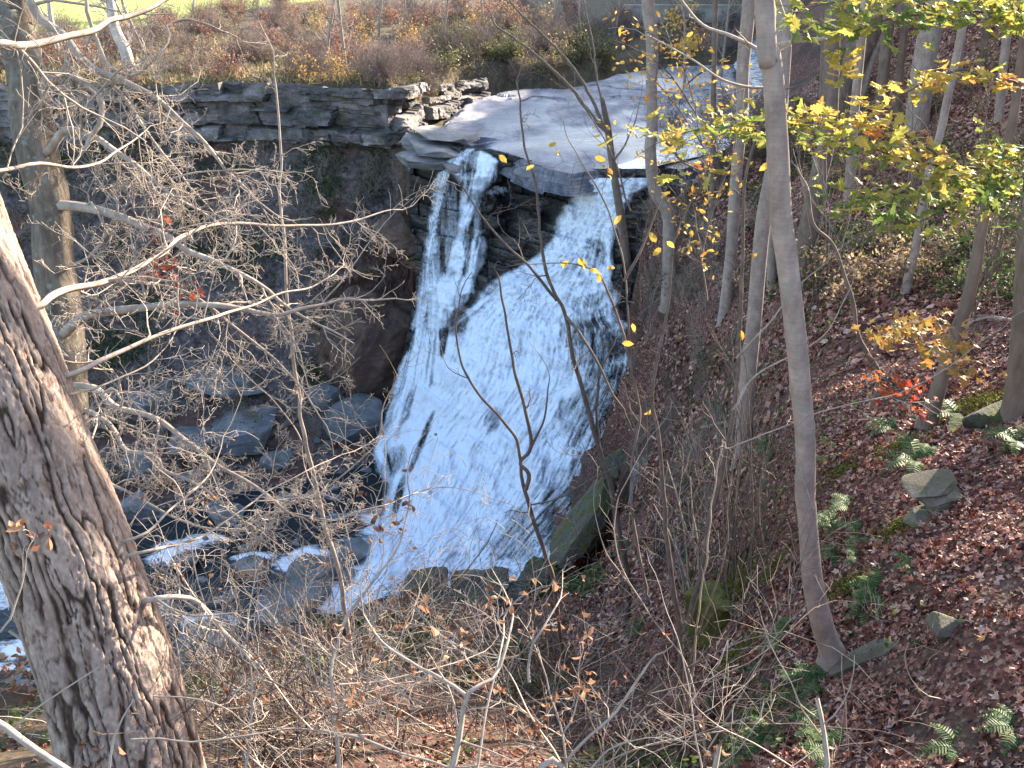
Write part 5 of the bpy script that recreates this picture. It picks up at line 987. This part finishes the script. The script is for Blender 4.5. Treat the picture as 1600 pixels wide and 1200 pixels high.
for k, (px, py, w_, Y, th, tl, lab) in enumerate([(664, 246, 84, 47.6, .9, (4, 6, 25), 'lowest of the stacked slabs at the left corner of the ledge'), (690, 232, 92, 48.2, .7, (3, 4, 15), 'middle one of the stacked slabs at the left corner of the ledge'), (700, 212, 96, 49.4, .6, (2, 5, 30), 'long upper slab at the left corner of the ledge'), (655, 222, 60, 49.2, .9, (5, -4, 50), 'blunt block wedged between the ledge corner and the cliff'), (705, 258, 46, 46.9, .5, (6, 10, 0), 'wet slab just left of the left stream where it spills over'), (905, 282, 70, 43.8, .5, (8, 3, 10), 'broken slab under the lip between the two streams'), (835, 268, 60, 44.9, .4, (6, -3, -12), 'thin slab under the lip right of the left stream')]):
    B = WY(px, py, Y); d_ = PIX(B)[2]; V, F = rock_geo(np.random.default_rng(330+k), (w_/FPX*d_, w_/FPX*d_*1.1, th), 9, 22, .05)
    V = V@np.array(Euler([R_(t) for t in tl]).to_matrix()).T; o = mesh('slab', V, F, M_block, smooth=False); o.location = B; tag(o, lab, 'rock')
M_redrock = rock_mat('rust_stained_rock', (.06, .042, .035), (.13, .078, .058), (.22, .125, .085), .5, 2.5, .8, .3)
boulder('boulder', 'brown rust-stained bulging rock under the left cliff beside the falls', 596, 472, 180, 235, M_redrock, 90, Y=48.6, sink=.5, tilt=(25, 18, 30), res=40, depth=6, npl=7, rough=.22, ax=False)
boulder('boulder', 'reddish rock shelf under the stacked slabs left of the falls', 640, 345, 100, 80, M_redrock, 91, Y=49.8, sink=.5, tilt=(0, 15, 10), res=30, depth=4, npl=8, rough=.2, ax=False)
# stones on the right slope
def slab_stack(label, px, py, n_, wpx, seed):
    rgs = np.random.default_rng(seed); B, d = on_ground(px, py); root = empty('stone_pile', B, label, 'stones')
    for k in range(n_):
        V, F = rock_geo(rgs, (.85*wpx/FPX*d*rgs.uniform(.8, 1.1), wpx/FPX*d*.65, .075), 7, 14, .06); V = V+[rgs.uniform(-.05, .05)-.03*k, .03*k, -.11+.062*k]
        o = mesh('slab', V, F, M_stone, root, smooth=False); o.rotation_euler = (R_(10), R_(-12), rgs.uniform(-.4, .4))
M_stone = rock_mat('lichened_stone', (.07, .06, .042), (.13, .112, .08), (.22, .2, .165), 3, 5, .9, .6, .01)
slab_stack('stack of tilted flat stones sticking out of the leaf litter at right', 1488, 790, 6, 88, 92)
A_, B_ = on_ground(1296, 1052)[0], on_ground(1402, 1006)[0]; V, F = rock_geo(np.random.default_rng(95), (float(np.linalg.norm(B_-A_))*1.1, .24, .13), 8, 24, .06); o = mesh('stone', V, F, M_stone, smooth=False)
o.location = (A_+B_)/2+[0, 0, .035]; o.rotation_euler = Vector(B_-A_).to_track_quat('X', 'Z').to_euler(); tag(o, 'long flat stone with pale lichen at the foot of the straight grey tree', 'stone')
for k, (px, py, w_, h_, lab) in enumerate([(1478, 965, 66, 50, 'dull grey stone half covered by leaves, upslope of the flat lichened stone'), (1445, 805, 60, 26, 'grey stone edge showing just left of the stone stack'), (1555, 640, 90, 46, 'dark mossy rock under the gnarled trunk at right'), (1500, 660, 50, 26, 'small mossy rock beside the fern by the slanting oak'), (1195, 1090, 36, 50, 'small dark rock sticking out between ferns and bank')]):
    boulder('stone', lab, px, py, w_, h_, M_moss_rock if k > 1 else M_stone, 100+k, 'stone', tilt=(8, -10, 20*k), sink=.45)
def log(label, pts, r0, r1, mat=None, name='fallen_log', cat='log', seed=0):
    P = np.array([np.array(on_ground(a, b_)[0]) for a, b_ in pts]); P[:, 2] += r0*.8; root = empty(name, P[0], label, cat)
    o, Q, r = trunk('trunk', P, np.linspace(r0, r1, len(P)), mat or M_barkd, root, 12, .15, rough=.05, seed=seed, wig=.06); localise(o, root)
    rgs = np.random.default_rng(seed+5); o_ = []
    for k in range(4): i = int(rgs.integers(len(Q)//4, len(Q)-1)); grow(rgs, Q[i], unit(rgs.normal(0, 1, 3)+[0, 0, .6]), .5, r1*.4, 1, o_)
    V, F = tubes(o_); localise(mesh('branch', V, F, mat or M_barkd, root), root)
log('dark driftwood log lying across the boulders left of the falls', [(410, 690), (460, 660), (510, 625), (562, 590)], .2, .12, seed=3)
log('thin grey fallen branch on the slope just under the slanting oak', [(1350, 650), (1400, 648), (1445, 640)], .02, .012, M_bark, seed=6)
log('weathered pale branch lying between the two smooth trees', [(1095, 670), (1120, 665), (1140, 662)], .05, .03, M_bark, seed=7)
log('fallen branch on the sunny slope above the slanting oak', [(1490, 520), (1540, 500), (1590, 505)], .035, .02, M_bark, seed=8)
log('small broken stick lying upslope of the lichened stone', [(1370, 985), (1395, 975), (1420, 962)], .02, .012, M_bark, seed=9)
log('black log jammed at the foot of the falls beside the mossy ridge', [(735, 930), (790, 925), (815, 915)], .22, .16, seed=10)

# ================================================================ footbridge far up the creek
m, n, b = newmat('weathered_concrete'); M_conc = m; co = n.nodes.new('ShaderNodeNewGeometry').outputs['Position']
n.links.new(ramp(n, [(.3, (.22, .20, .18)), (.7, (.4, .37, .34))], tex(n, 'noise', .7, co, 6).outputs[0]), b.inputs['Base Color']); b.inputs['Roughness'].default_value = .9
def boxm(x0, x1, y0, y1, z0, z1):
    V = np.array([(x, y, z) for z in (z0, z1) for y in (y0, y1) for x in (x0, x1)], float); F = np.array([(0, 2, 3, 1), (4, 5, 7, 6), (0, 1, 5, 4), (2, 6, 7, 3), (0, 4, 6, 2), (1, 3, 7, 5)]); return V, F
def boxes(name, L, mat, parent):
    V = []; F = []; 
    for k, bb in enumerate(L): v_, f_ = boxm(*bb); V.append(v_); F.append(f_+8*k)
    return mesh(name, np.concatenate(V), np.concatenate(F), mat, parent, smooth=False)
A = WY(1062, 34, 100); root = empty('footbridge', A, 'low grey concrete footbridge wall far up the creek behind the trunks', 'bridge')
boxes('parapet', [(-6, 9, 0, .35, -.1, 1.5)], M_conc, root); boxes('coping', [(-6.1, 9.1, -.08, .43, 1.502, 1.7)], M_conc, root); boxes('deck', [(-6, 9, .36, 3, -.4, -.1)], M_conc, root)
for x in (-5.5, 3.2, 8.2): boxes('pier', [(x, x+.7, .02, 2.6, -3.2, -.41)], M_conc, root)

# ================================================================ fallen leaves, ferns, moss, undergrowth
rg = np.random.default_rng(120)
def scatter(n_, xr, yr, dens):
    x = rg.uniform(*xr, n_); y = rg.uniform(*yr, n_); k = rg.random(n_) < dens(x, y); x, y = x[k], y[k]; z = hz(x, y); P = np.stack([x, y, z], -1); px, py, d = PIX(P)
    v_ = (px > -60) & (px < 1660) & (py > -40) & (py < 1260) & (d > 2.5); return P[v_], d[v_], hn(x[v_], y[v_])
patch = lambda x, y: sstep(.40, .54, fbm(x*.55, y*.55, s=130)*.6+fbm(x*2.2, y*2.2, s=131)*.4)
rz = lambda x, y: sstep(1.5, 4.0, x+0.35*(30-y)*(y < 30))*(1-(.8-.8*sstep(-.3, 2.4, x-.04*y))*sstep(19, 15, y))
P, d, N_ = scatter(330000, (-1, 22), (2.5, 16), lambda x, y: (.12+.88*patch(x, y))*rz(x, y)*(1-poly_sdf(x, y, RIM).clip(-1, 0)*0))
P[:, 2] += .012
L1 = leaf_mesh('leaf_litter', P, N_+rg.normal(0, .38, P.shape), rg.uniform(.02, .064, len(P))*(.8+.4*noise(P[:, 0]*2, P[:, 1]*2)), MAPLE, rg, M_litter, None, None, .5); tag(L1, kind='stuff')
P, d, N_ = scatter(420000, (-8, 30), (8, 50), lambda x, y: (.12+.88*patch(x, y))*np.maximum(rz(x, y), (.14+.21*(x > 0))*(y < 26))*(poly_sdf(x, y, RIM) < 0)*(y > 12)); P[:, 2] += .03
L2 = leaf_mesh('leaf_litter', P, N_+rg.normal(0, .4, P.shape), rg.uniform(.055, .10, len(P)), QUAD*[1.5, 1], rg, M_litter, None, None, .3, False); tag(L2, kind='stuff')
P, d, N_ = scatter(60000, (-6, 3), (2, 12), lambda x, y: .05+.22*patch(x, y)); P[:, 2] += .02
L3 = leaf_mesh('leaf_litter', P, N_+rg.normal(0, .5, P.shape), rg.uniform(.025, .05, len(P)), MAPLE, rg, M_litter, None, None, .4); tag(L3, kind='stuff')
# low green plants in patches on the banks
P, d, N_ = scatter(260000, (-9, 20), (4, 34), lambda x, y: sstep(.54, .66, fbm(x*.5, y*.5, s=140)*.65+fbm(x*2, y*2, s=141)*.35)*(poly_sdf(x, y, RIM) < -1)*np.where(x > 2.5, .14, 1)); h_ = rg.uniform(.02, .35, len(P)); P[:, 2] += h_
tag(leaf_mesh('undergrowth', P, N_+rg.normal(0, .6, P.shape), .022+.0022*d, OVATE, rg, M_green, None, None, .3, False), kind='stuff')
# green growth on the shaded wall
P, d, N_ = scatter(160000, (-34, 0), (36, 54), lambda x, y: .7*sstep(.52, .68, fbm(x*.35, y*.6, s=142)*.6+fbm(x*1.2, y*1.2, s=143)*.4)*(poly_sdf(x, y, RIM) < -.3)*(hz(x, y) > -25.5)); P = P+N_*rg.uniform(.0, .5, (len(P), 1))
tag(leaf_mesh('undergrowth', P, N_+rg.normal(0, .6, P.shape), rg.uniform(.05, .12, len(P)), OVATE, rg, M_green, None, rg.random(len(P))**1.5, .3, False), kind='stuff')
# moss cushions
def moss(px, py, rpx, n_):
    B, d = on_ground(px, py); r = rpx/FPX*d; a = rg.normal(0, r*.5, (n_, 2)); x, y = B[0]+a[:, 0], B[1]+a[:, 1]; z = hz(x, y)
    return np.stack([x, y, z+.16*r*np.exp(-(a**2).sum(1)/(r*.6)**2)+rg.uniform(-.01, .05, n_)], -1)
C_ = np.concatenate([moss(*a) for a in ((1125, 950, 45, 2500), (1160, 915, 35, 900), (1200, 900, 40, 900), (1150, 1030, 40, 900), (1320, 920, 30, 500), (1110, 570, 40, 900), (1400, 830, 36, 500), (1180, 1120, 40, 700), (1530, 640, 60, 1500), (1410, 700, 40, 500), (1090, 890, 30, 800), (1310, 740, 30, 400))])
tag(leaf_mesh('moss', C_, rg.normal(0, 1, C_.shape)+[0, 0, 1], .022, QUAD*[.8, 1], rg, M_moss, None, None, .3, False), kind='stuff')
# dry grass on the far bank and round the lawn edge
P, d, N_ = scatter(230000, (-60, 26), (53.5, 90), lambda x, y: (poly_sdf(x, y, RIM) > .2)*(poly_sdf(x, y, LEDGE) < -.3)*sstep(20, 2, np.abs(y-60)*(y > 60))*np.where(y > 66+3.6*np.maximum(x+38, 0), .04, .7)); s_ = rg.uniform(.25, .8, len(P)); P[:, 2] += s_*.35
N2 = rg.normal(0, 1, P.shape)*[1, 1, .15]; tag(leaf_mesh('dry_grass', P, N2, s_*.5, np.array([(0, 1.), (.06, -.2), (.05, -.9), (-.05, -.9)]), rg, M_grass, None, None, .3, False), kind='stuff')

def fern_proto(seed, nf, L):
    rgf = np.random.default_rng(seed); root = empty('fern', (0, 0, 0), 'x', 'fern')
    for k in range(nf):
        a = k*6.283/nf+rgf.uniform(-.3, .3); l = L*rgf.uniform(.75, 1.15); n_ = 15; t = np.linspace(0, 1, n_); el = rgf.uniform(.5, .95)
        r = l*(t*.9); z = l*(math.sin(el)*t-.65*t**2.1); c_ = np.stack([r*math.cos(a), r*math.sin(a), z], -1); T = unit(np.gradient(c_, axis=0)); S_ = np.array([-math.sin(a), math.cos(a), 0])
        V = []; F = []; hue = []
        for i in range(1, n_):
            pl = l*.30*math.sin(math.pi*min(1, .18+t[i]*.82))**.8*(1.05-t[i]*.5); 
            for sg in (-1, 1):
                d1 = unit(S_*sg+T[i]*.35+np.array([0, 0, -.12])); w_ = l*.026; q = c_[i]; nb = len(V)
                V += [q-T[i]*w_*.7, q+T[i]*w_*.7, q+d1*pl*.6+T[i]*w_*.8+rgf.normal(0, .003, 3), q+d1*pl+rgf.normal(0, .006, 3), q+d1*pl*.6-T[i]*w_*.8]; F.append([nb, nb+1, nb+2, nb+3, nb+4]); hue.append(rgf.random())
        F = np.array(F); tip = np.array(V); b0 = len(tip)
        Vt, Ft = tubes([(c_, np.linspace(.004, .0015, n_))]); 
        mesh('frond', np.concatenate([tip, Vt]), [F, Ft+b0], M_fern, root, fattrs={'hue': np.concatenate([hue, np.full(len(Ft), .3)])}, smooth=False)
    return root
FP = [fern_proto(150+k, nf, .42) for k, nf in enumerate((9, 6, 11))]; FU = [0, 0, 0]
ferns = [(1205, 705, 1.15, 'wide fern at the foot of the second smooth trunk'), (1178, 728, .8, 'smaller fern just below the wide fern at the second smooth trunk'), (1398, 672, 1.0, 'compact fern left of the slanting oak foot'), (1432, 722, 1.25, 'broad fern between the compact fern and the stone stack'),
    (1500, 655, 1.2, 'tall fern right of the slanting oak foot'), (1268, 655, .9, 'fern peeping out right behind the straight smooth trunk'), (1330, 795, .9, 'fern upslope of the row of four right of the straight trunk'), (1345, 838, .9, 'pointed fern right in the row beside the straight trunk'), (1300, 820, .85, 'fern nearest the straight trunk at its middle height'), (1312, 868, .8, 'lowest fern in the row right of the straight trunk'),
    (1425, 885, .6, 'small upright fern alone in the litter'), (1375, 925, 1.0, 'bright green fern upslope of the lichened stone'), (1352, 955, .7, 'fern just left below the bright green fern'), (1228, 1010, .8, 'fern left of the base of the straight grey tree'), (1232, 985, .6, 'fern tuft above the one left of the straight tree base'), (1285, 1070, .9, 'fern growing under the end of the lichened stone'),
    (1250, 1085, .8, 'fern below and left of the lichened stone'), (1195, 1165, .9, 'large fern at the bottom between the bank and the snapped stick'), (1165, 1190, .8, 'fern at the bottom edge left of the large one'), (1075, 760, .9, 'fern on the bank above the pale rock rib'), (1098, 832, .7, 'fern frond tuft right of the two-stemmed sapling'), (1590, 690, 1.1, 'sunlit yellowish fern at the right edge'),
    (1500, 1172, .7, 'fern at the lower right in deep shade'), (1590, 1140, .7, 'fern at the bottom right corner'), (1275, 1140, .8, 'small fern near the top of the snapped stick'), (1000, 985, .9, 'fern in the hollow below the mossy ridge'), (980, 860, 1.2, 'light green plant on the leafy slope under the pale slab'), (1300, 1180, .9, 'fern at the bottom edge right of the snapped stick'), (1345, 872, .6, 'tiny fern upslope of the lowest in the row')]
rg = np.random.default_rng(155)
for k, (px, py, sc, lab) in enumerate(ferns):
    B, d = on_ground(px, py); q = k % 3; 
    if FU[q]: r_ = clone(FP[q], B, rg.uniform(0, 6), sc, lab, 'ferns on the right slope')
    else: r_ = FP[q]; r_.location = B; r_.scale = (sc,)*3; r_['label'] = lab; r_['group'] = 'ferns on the right slope'; FU[q] = 1

# ================================================================ shrubs
def shrub_proto(name, seed, stems, h, lvl, spread, mat, lmat=None, nl=0, ls=.05, r=.012, crook=.16, kids=(3, 5), hue=None, up=.05, rmin=.004):
    rgs = np.random.default_rng(seed); out = []; tips = []
    for k in range(stems):
        a = rgs.uniform(0, 6.28); e = rgs.uniform(spread, 1.5); d_ = np.array([math.cos(a)*math.cos(e), math.sin(a)*math.cos(e), math.sin(e)])
        grow(rgs, np.array([rgs.normal(0, .12), rgs.normal(0, .12), -.15]), d_, h*rgs.uniform(.6, 1.1), r*rgs.uniform(.6, 1.1), lvl, out, crook, up, tips, kids, (20, 50), rmin)
    root = empty(name, (0, 0, 0), 'x', 'shrub'); V, F = tubes(out); mesh('stems', V, F, mat, root)
    if nl:
        nodes = np.concatenate([p[len(p)//2:] for p, _ in out]); Cc = nodes[rgs.integers(0, len(nodes), nl)]+rgs.normal(0, .06, (nl, 3))
        leaf_mesh('leaves', Cc, rgs.normal(0, 1, (nl, 3))+[0, 0, .5], rgs.uniform(.6, 1.2, nl)*ls, OVATE if ls < .04 else QUAD*[1.6, 1], rgs, lmat, root, hue, .3, False)
    return root
def place(protos, B, rz_, sc, lab, grp, used={}):
    k = id(protos); e_ = PIX(B); lab = SZ(sc)+' '+lab+' '+where(e_[0], e_[1]); lab = ' '.join(lab.split()[:16])
    if used.get(k): return clone(protos, B, rz_, sc, lab, grp)
    used[k] = 1; protos.location = tuple(float(v) for v in B); protos.scale = (sc,)*3; protos.rotation_euler = (0, 0, rz_); protos['label'] = lab; protos['group'] = grp; return protos
M_olive = leaf_mat('olive_leaf', [(0, (.09, .10, .04)), (.6, (.19, .19, .075)), (1, (.33, .27, .11))], .4)
FB = [shrub_proto('shrub', 160, 22, 1.5, 2, .7, M_twigf, M_tan, 420, .05, .014, rmin=.006), shrub_proto('shrub', 161, 18, 1.7, 2, .6, M_twigf, M_pink, 800, .06, .014, rmin=.006), shrub_proto('shrub', 162, 18, 1.4, 2, .6, M_twigf, M_olive, 650, .06, .014, rmin=.006), shrub_proto('shrub', 163, 40, 1.9, 2, .6, M_twigf, None, 0, .05, .014, rmin=.006), shrub_proto('shrub', 164, 20, 1.6, 2, .6, M_twigf, M_yellow, 380, .05, .014, rmin=.006)]
LBL = ['tawny far-bank shrub', 'reddish far-bank shrub', 'green far-bank shrub', 'bare grey far-bank shrub', 'yellow-leaved far-bank shrub']
rg = np.random.default_rng(170); n_ = 0
for tries in range(6000):
    if n_ >= 330: break
    x, y = (rg.uniform(-46, 26), rg.uniform(53.6, 104)) if tries % 3 else (rg.uniform(-9, 10), rg.uniform(52, 86))
    s1 = float(poly_sdf(np.array(x), np.array(y), RIM)); s2 = float(poly_sdf(np.array(x), np.array(y), LEDGE))
    if s1 < .1 or s2 > -.4: continue
    if y > 66+3.6*max(x+38, 0) and rg.random() < .985: continue
    if rg.random() > 1-(y-54)/90: continue
    B = np.array([x, y, float(hz(x, y))]); px, py, d = PIX(B)
    if px < -40 or px > 1300: continue
    if 520 < px < 660 and py < 110: k = rg.choice([1, 1, 3, 0, 3, 4])
    elif 640 < px < 960 and py > 70: k = rg.choice([2, 2, 2, 3, 0])
    elif px < 460: k = rg.choice([0, 0, 3, 3, 3, 1])
    else: k = rg.choice([0, 3, 3, 3, 1, 2, 4])
    place(FB[k], B, rg.uniform(0, 6), rg.uniform(.9, 1.6)*(1 if x > -8 else .8), LBL[k], ['tawny shrubs along the far cliff top', 'reddish shrubs on the far bank', 'green shrubs on the far bank', 'bare twiggy shrubs on the far bank', 'yellow-leaved shrubs on the far bank'][k]); n_ += 1
# far trees on the far bank
def far_tree(label, px, py, Y, w0, pts, mat, r_tw=.05, leaves_=None, seed=0):
    B = WY(px, py, Y); B[2] = float(hz(B[0], B[1])); P = [B-[0, 0, .3]]+[WY(a, b_, Y) for a, b_ in pts]; R = np.linspace(w0, w0*.55, len(P)); root = empty('tree', B, label, 'tree')
    o, Q, r = trunk('trunk', P, R, mat, root, 12, .3, rough=.05, seed=seed); localise(o, root); rgs = np.random.default_rng(seed); out = []; tips = []
    for k in range(10):
        i = int(rgs.integers(len(Q)//4, len(Q))); a = rgs.uniform(0, 6.28); grow(rgs, Q[i], unit(np.array([math.cos(a), math.sin(a), .6])), rgs.uniform(1.5, 3.2), r_tw, 2, out, .15, .08, tips, (3, 5), (25, 55), .012)
    V, F = tubes(out); localise(mesh('branches', V, F, mat, root), root)
    if leaves_:
        T = np.array(tips); Cc = T[rgs.integers(0, len(T), 900)]+rgs.normal(0, .35, (900, 3)); localise(leaf_mesh('leaves', Cc, rgs.normal(0, 1, (900, 3)), .13, QUAD*[1.6, 1], rgs, leaves_, root, None, .3, False), root)
far_tree('pale mottled trunk leaning on the far cliff top at the upper left', 205, 118, 57, .40, [(196, 80), (180, 45), (172, 0), (168, -60)], M_white, seed=201)
far_tree('slim white trunk on the far bank near the top left corner', 85, 60, 66, .2, [(80, 30), (76, 0), (70, -60)], M_white, seed=202)
far_tree('small yellow-leaved tree at the far edge of the lawn', 300, 40, 92, .16, [(302, 10), (306, -30)], M_white, .04, M_yellow, 203)
for k, (px, py, Y, tx) in enumerate([(540, 90, 60, 528), (505, 95, 60, 522), (690, 70, 78, 700), (760, 60, 84, 752), (860, 60, 92, 870), (910, 70, 88, 905), (960, 60, 92, 968), (1075, 90, 72, 1066), (1130, 80, 76, 1140), (590, 40, 80, 596), (640, 50, 82, 632)]):
    far_tree(['thin grey trunk rising from the brush left of the ledge', 'slender pale stem standing alone in the tawny brush', 'bare young tree behind the pink shrubs', 'bare young tree above the back edge of the ledge', 'grey trunk far back behind the ledge', 'thin trunk far back right of centre', 'bare trunk near the footbridge end', 'slanting trunk on the creek bank by the footbridge', 'thin trunk in front of the footbridge wall', 'bare sapling far back near the lawn edge', 'bare sapling behind the reddest shrubs'][k], px, py, Y, .12, [((px+tx)/2, py*.6), (tx, 0), (tx+8*(k % 3-1), -60)], M_bark, .035, M_yellow if k in (7,) else None, 210+k)
# bare shrubs filling the near bank and the gorge side
NB = [shrub_proto('bare_shrub', 180+k, st, 2.3, 2, .3, (M_twig, M_twigb, M_twig, M_twigb)[k], M_brown if k < 2 else None, 34 if k < 2 else 0, .024, .012, .13, (2, 4), rmin=.0034, up=-.01) for k, st in enumerate((7, 8, 7, 6))]
GB = [shrub_proto('bare_shrub', 190+k, 14, 1.6, 2, .4, M_twig, M_green if k == 0 else None, 260 if k == 0 else 0, .05, .014, .2, (3, 5), rmin=.005) for k in range(3)]
rg = np.random.default_rng(181)
for k in range(46):
    px = rg.uniform(300, 1000); py = rg.uniform(930, 1190) if px > 560 else rg.uniform(1030, 1200)
    if px > 900 and rg.random() < .5: continue
    r = ray(px, py, 3.2)
    if r is None or r[1] > 27: continue
    q = int(rg.integers(0, 4)); place(NB[q], r[0], rg.uniform(0, 6), rg.uniform(.5, 1.25), ('pale' if q % 2 == 0 else 'brown')+[' brown-leaved near-bank shrub', ' leafless near-bank shrub'][q > 1], ['near-bank shrubs with curled brown leaves', 'leafless near-bank shrubs'][q > 1])
for k in range(190):
    px, py = rg.uniform(-10, 660), rg.uniform(235, 800); r = ray(px, py, 20)
    if r is None or r[1] < 30 or r[0][2] < -25.8: continue
    q = int(rg.integers(0, 3)); place(GB[q], r[0], rg.uniform(0, 6), rg.uniform(.6, 1.3), ['green-tinged wall shrub', 'bare spreading wall shrub', 'bare bushy wall shrub'][q], ['green-tinged shrubs under the left cliff', 'bare shrubs under the left cliff'][q > 0])
for k in range(22):
    px, py = rg.uniform(1035, 1230), rg.uniform(170, 300); r = ray(px, py, 24)
    if r is None or r[1] < 25 or r[1] > 75: continue
    q = (4, 3, 0)[k % 3]; place(FB[q], r[0], rg.uniform(0, 6), rg.uniform(.8, 1.3), ('yellow-leaved ledge-side shrub', 'bare grey ledge-side shrub', 'tawny ledge-side shrub')[k % 3], 'shrubs at the right end of the ledge')
for k in range(30):
    px = rg.uniform(985, 1180); py = rg.uniform(290, 760) if k % 2 else rg.uniform(290, 480); r = ray(px, py, 8)
    if r is None or r[1] > 40: continue
    q = int(rg.integers(0, 3)); place(GB[q], r[0], rg.uniform(0, 6), rg.uniform(.5, 1.0)*min(1, r[1]/22), ['green-tinged rim shrub', 'bare spreading rim shrub', 'bare bushy rim shrub'][q], ['green-tinged shrubs on the right rim', 'bare shrubs on the right rim'][q > 0])
SB = shrub_proto('undergrowth_shrub', 195, 12, .7, 2, .3, M_twigb, M_green, 500, .035, .008, .2, (3, 4), rmin=.003); SY = shrub_proto('undergrowth_shrub', 196, 12, .8, 2, .3, M_twigb, M_tan, 400, .035, .008, .2, (3, 4), rmin=.003)
for k in range(70):
    px, py = rg.uniform(1180, 1600), rg.uniform(100, 470); r = ray(px, py, 8)
    if r is None or r[1] > 60: continue
    place((SB, SY)[k % 2], r[0], rg.uniform(0, 6), rg.uniform(.6, 1.5), ['low green bush', 'low tawny bush'][k % 2], ['green bushes on the upper right slope', 'tawny bushes on the upper right slope'][k % 2])
TS = [shrub_proto('thin_sapling', 220+k, 3+k, 3.6, 2, 1.25, M_twigb if k else M_twig, None, 0, .05, .02, .07, (3, 5), up=.03, rmin=.003) for k in range(3)]
for k in range(22):
    px, py = (rg.uniform(990, 1190), rg.uniform(420, 1000)) if k % 4 else (rg.uniform(1200, 1590), rg.uniform(250, 520)); r = ray(px, py, 6)
    if r is None or r[1] > 36: continue
    q = int(rg.integers(0, 3)); place(TS[q], r[0], rg.uniform(0, 6), rg.uniform(.5, 1.1), ['clump of three pale stems', 'clump of four brown stems', 'clump of five brown stems'][q], ['pale stem clumps on the right slope', 'brown stem clumps on the right slope'][q > 0])
rg = np.random.default_rng(240)
for k in range(74):
    px, py = rg.uniform(180, 1120), rg.uniform(1080, 1290); d_ = rg.uniform(3.6, 8); p0 = W(px, py, d_); a = rg.uniform(-1.2, 1.2); out = []
    grow(rg, p0, unit(np.array([math.sin(a), .35*rg.normal(), .9*math.cos(a)])), rg.uniform(.9, 2.0)*d_/6, .0045+.0007*d_*rg.random(), 2, out, .13, -.015, None, (3, 5), (25, 60), .0016)
    root = empty('arching_stem', p0, 'x', 'shrub', 'arching bare stems in the foreground'); V, F = tubes(out); o = mesh('stem', V, F, M_twig if k % 3 else M_twigb, root); localise(o, root); e_ = PIX(out[0][0][-1]); root['label'] = ('pale' if k % 3 else 'brown')+' bare arching stem, tip '+where(e_[0], e_[1])
# trees added up the hill to the right, out of view, for their shade
rg = np.random.default_rng(205)
UT = empty('tree', (0, 0, 0), 'unseen leafy shade tree added on the hill beyond the right edge', 'tree', 'added shade trees'); P = np.array([(0, 0, -.5), (.1, 0, 3), (0, .2, 7), (.1, 0, 10)], float)
o, Q, r = trunk('trunk', P, [.26, .22, .17, .1], M_barkd, UT, 10, .5, seed=3, flare=.3)
for k, (zz_, rz_) in enumerate(((7.5, 0), (5, 2.))): 
    a, b_ = CR[k]; a = a.copy(); b2 = b_.copy(); COL.objects.link(a); COL.objects.link(b2); a.parent = UT; b2.parent = a; a.location = (0, 0, zz_); a.rotation_euler = (0, 0, rz_); a.scale = (1.1,)*3
first = True
for k in range(400):
    x, y = rg.uniform(6, 60), rg.uniform(-2, 80); z = float(hz(x, y)); px, py, d = PIX(np.array([x, y, z+9])); az = math.degrees(math.atan2(x, y))
    if az < 36 or 40 < az < 54 or math.hypot(x, y) < 26 or rg.random() > .06: continue
    if first: UT.location = (x, y, z); first = False
    else: clone(UT, (x, y, z), rg.uniform(0, 6), rg.uniform(.8, 1.25))

# labels that came out alike: tell them apart by their order from the left
grp = {}
bpy.context.view_layer.update()
for o in COL.objects:
    if o.parent is None and o.get('label') and o.get('group') != 'added shade trees': grp.setdefault(o['label'], []).append(o)
ORD = ['first', 'second', 'third', 'fourth', 'fifth', 'sixth', 'seventh', 'eighth', 'ninth', 'tenth', 'eleventh', 'twelfth', 'thirteenth', 'fourteenth', 'fifteenth', 'sixteenth']
for lab, L in grp.items():
    if len(L) < 2: continue
    L.sort(key=lambda o: float(PIX(np.array(o.location))[0]))
    for i, o in enumerate(L):
        o['label'] = (ORD[min(i, 15)]+' from left, '+lab) if len(L) > 2 else (('left-hand ', 'right-hand ')[i]+lab)
        o['label'] = ' '.join(o['label'].split()[:16])
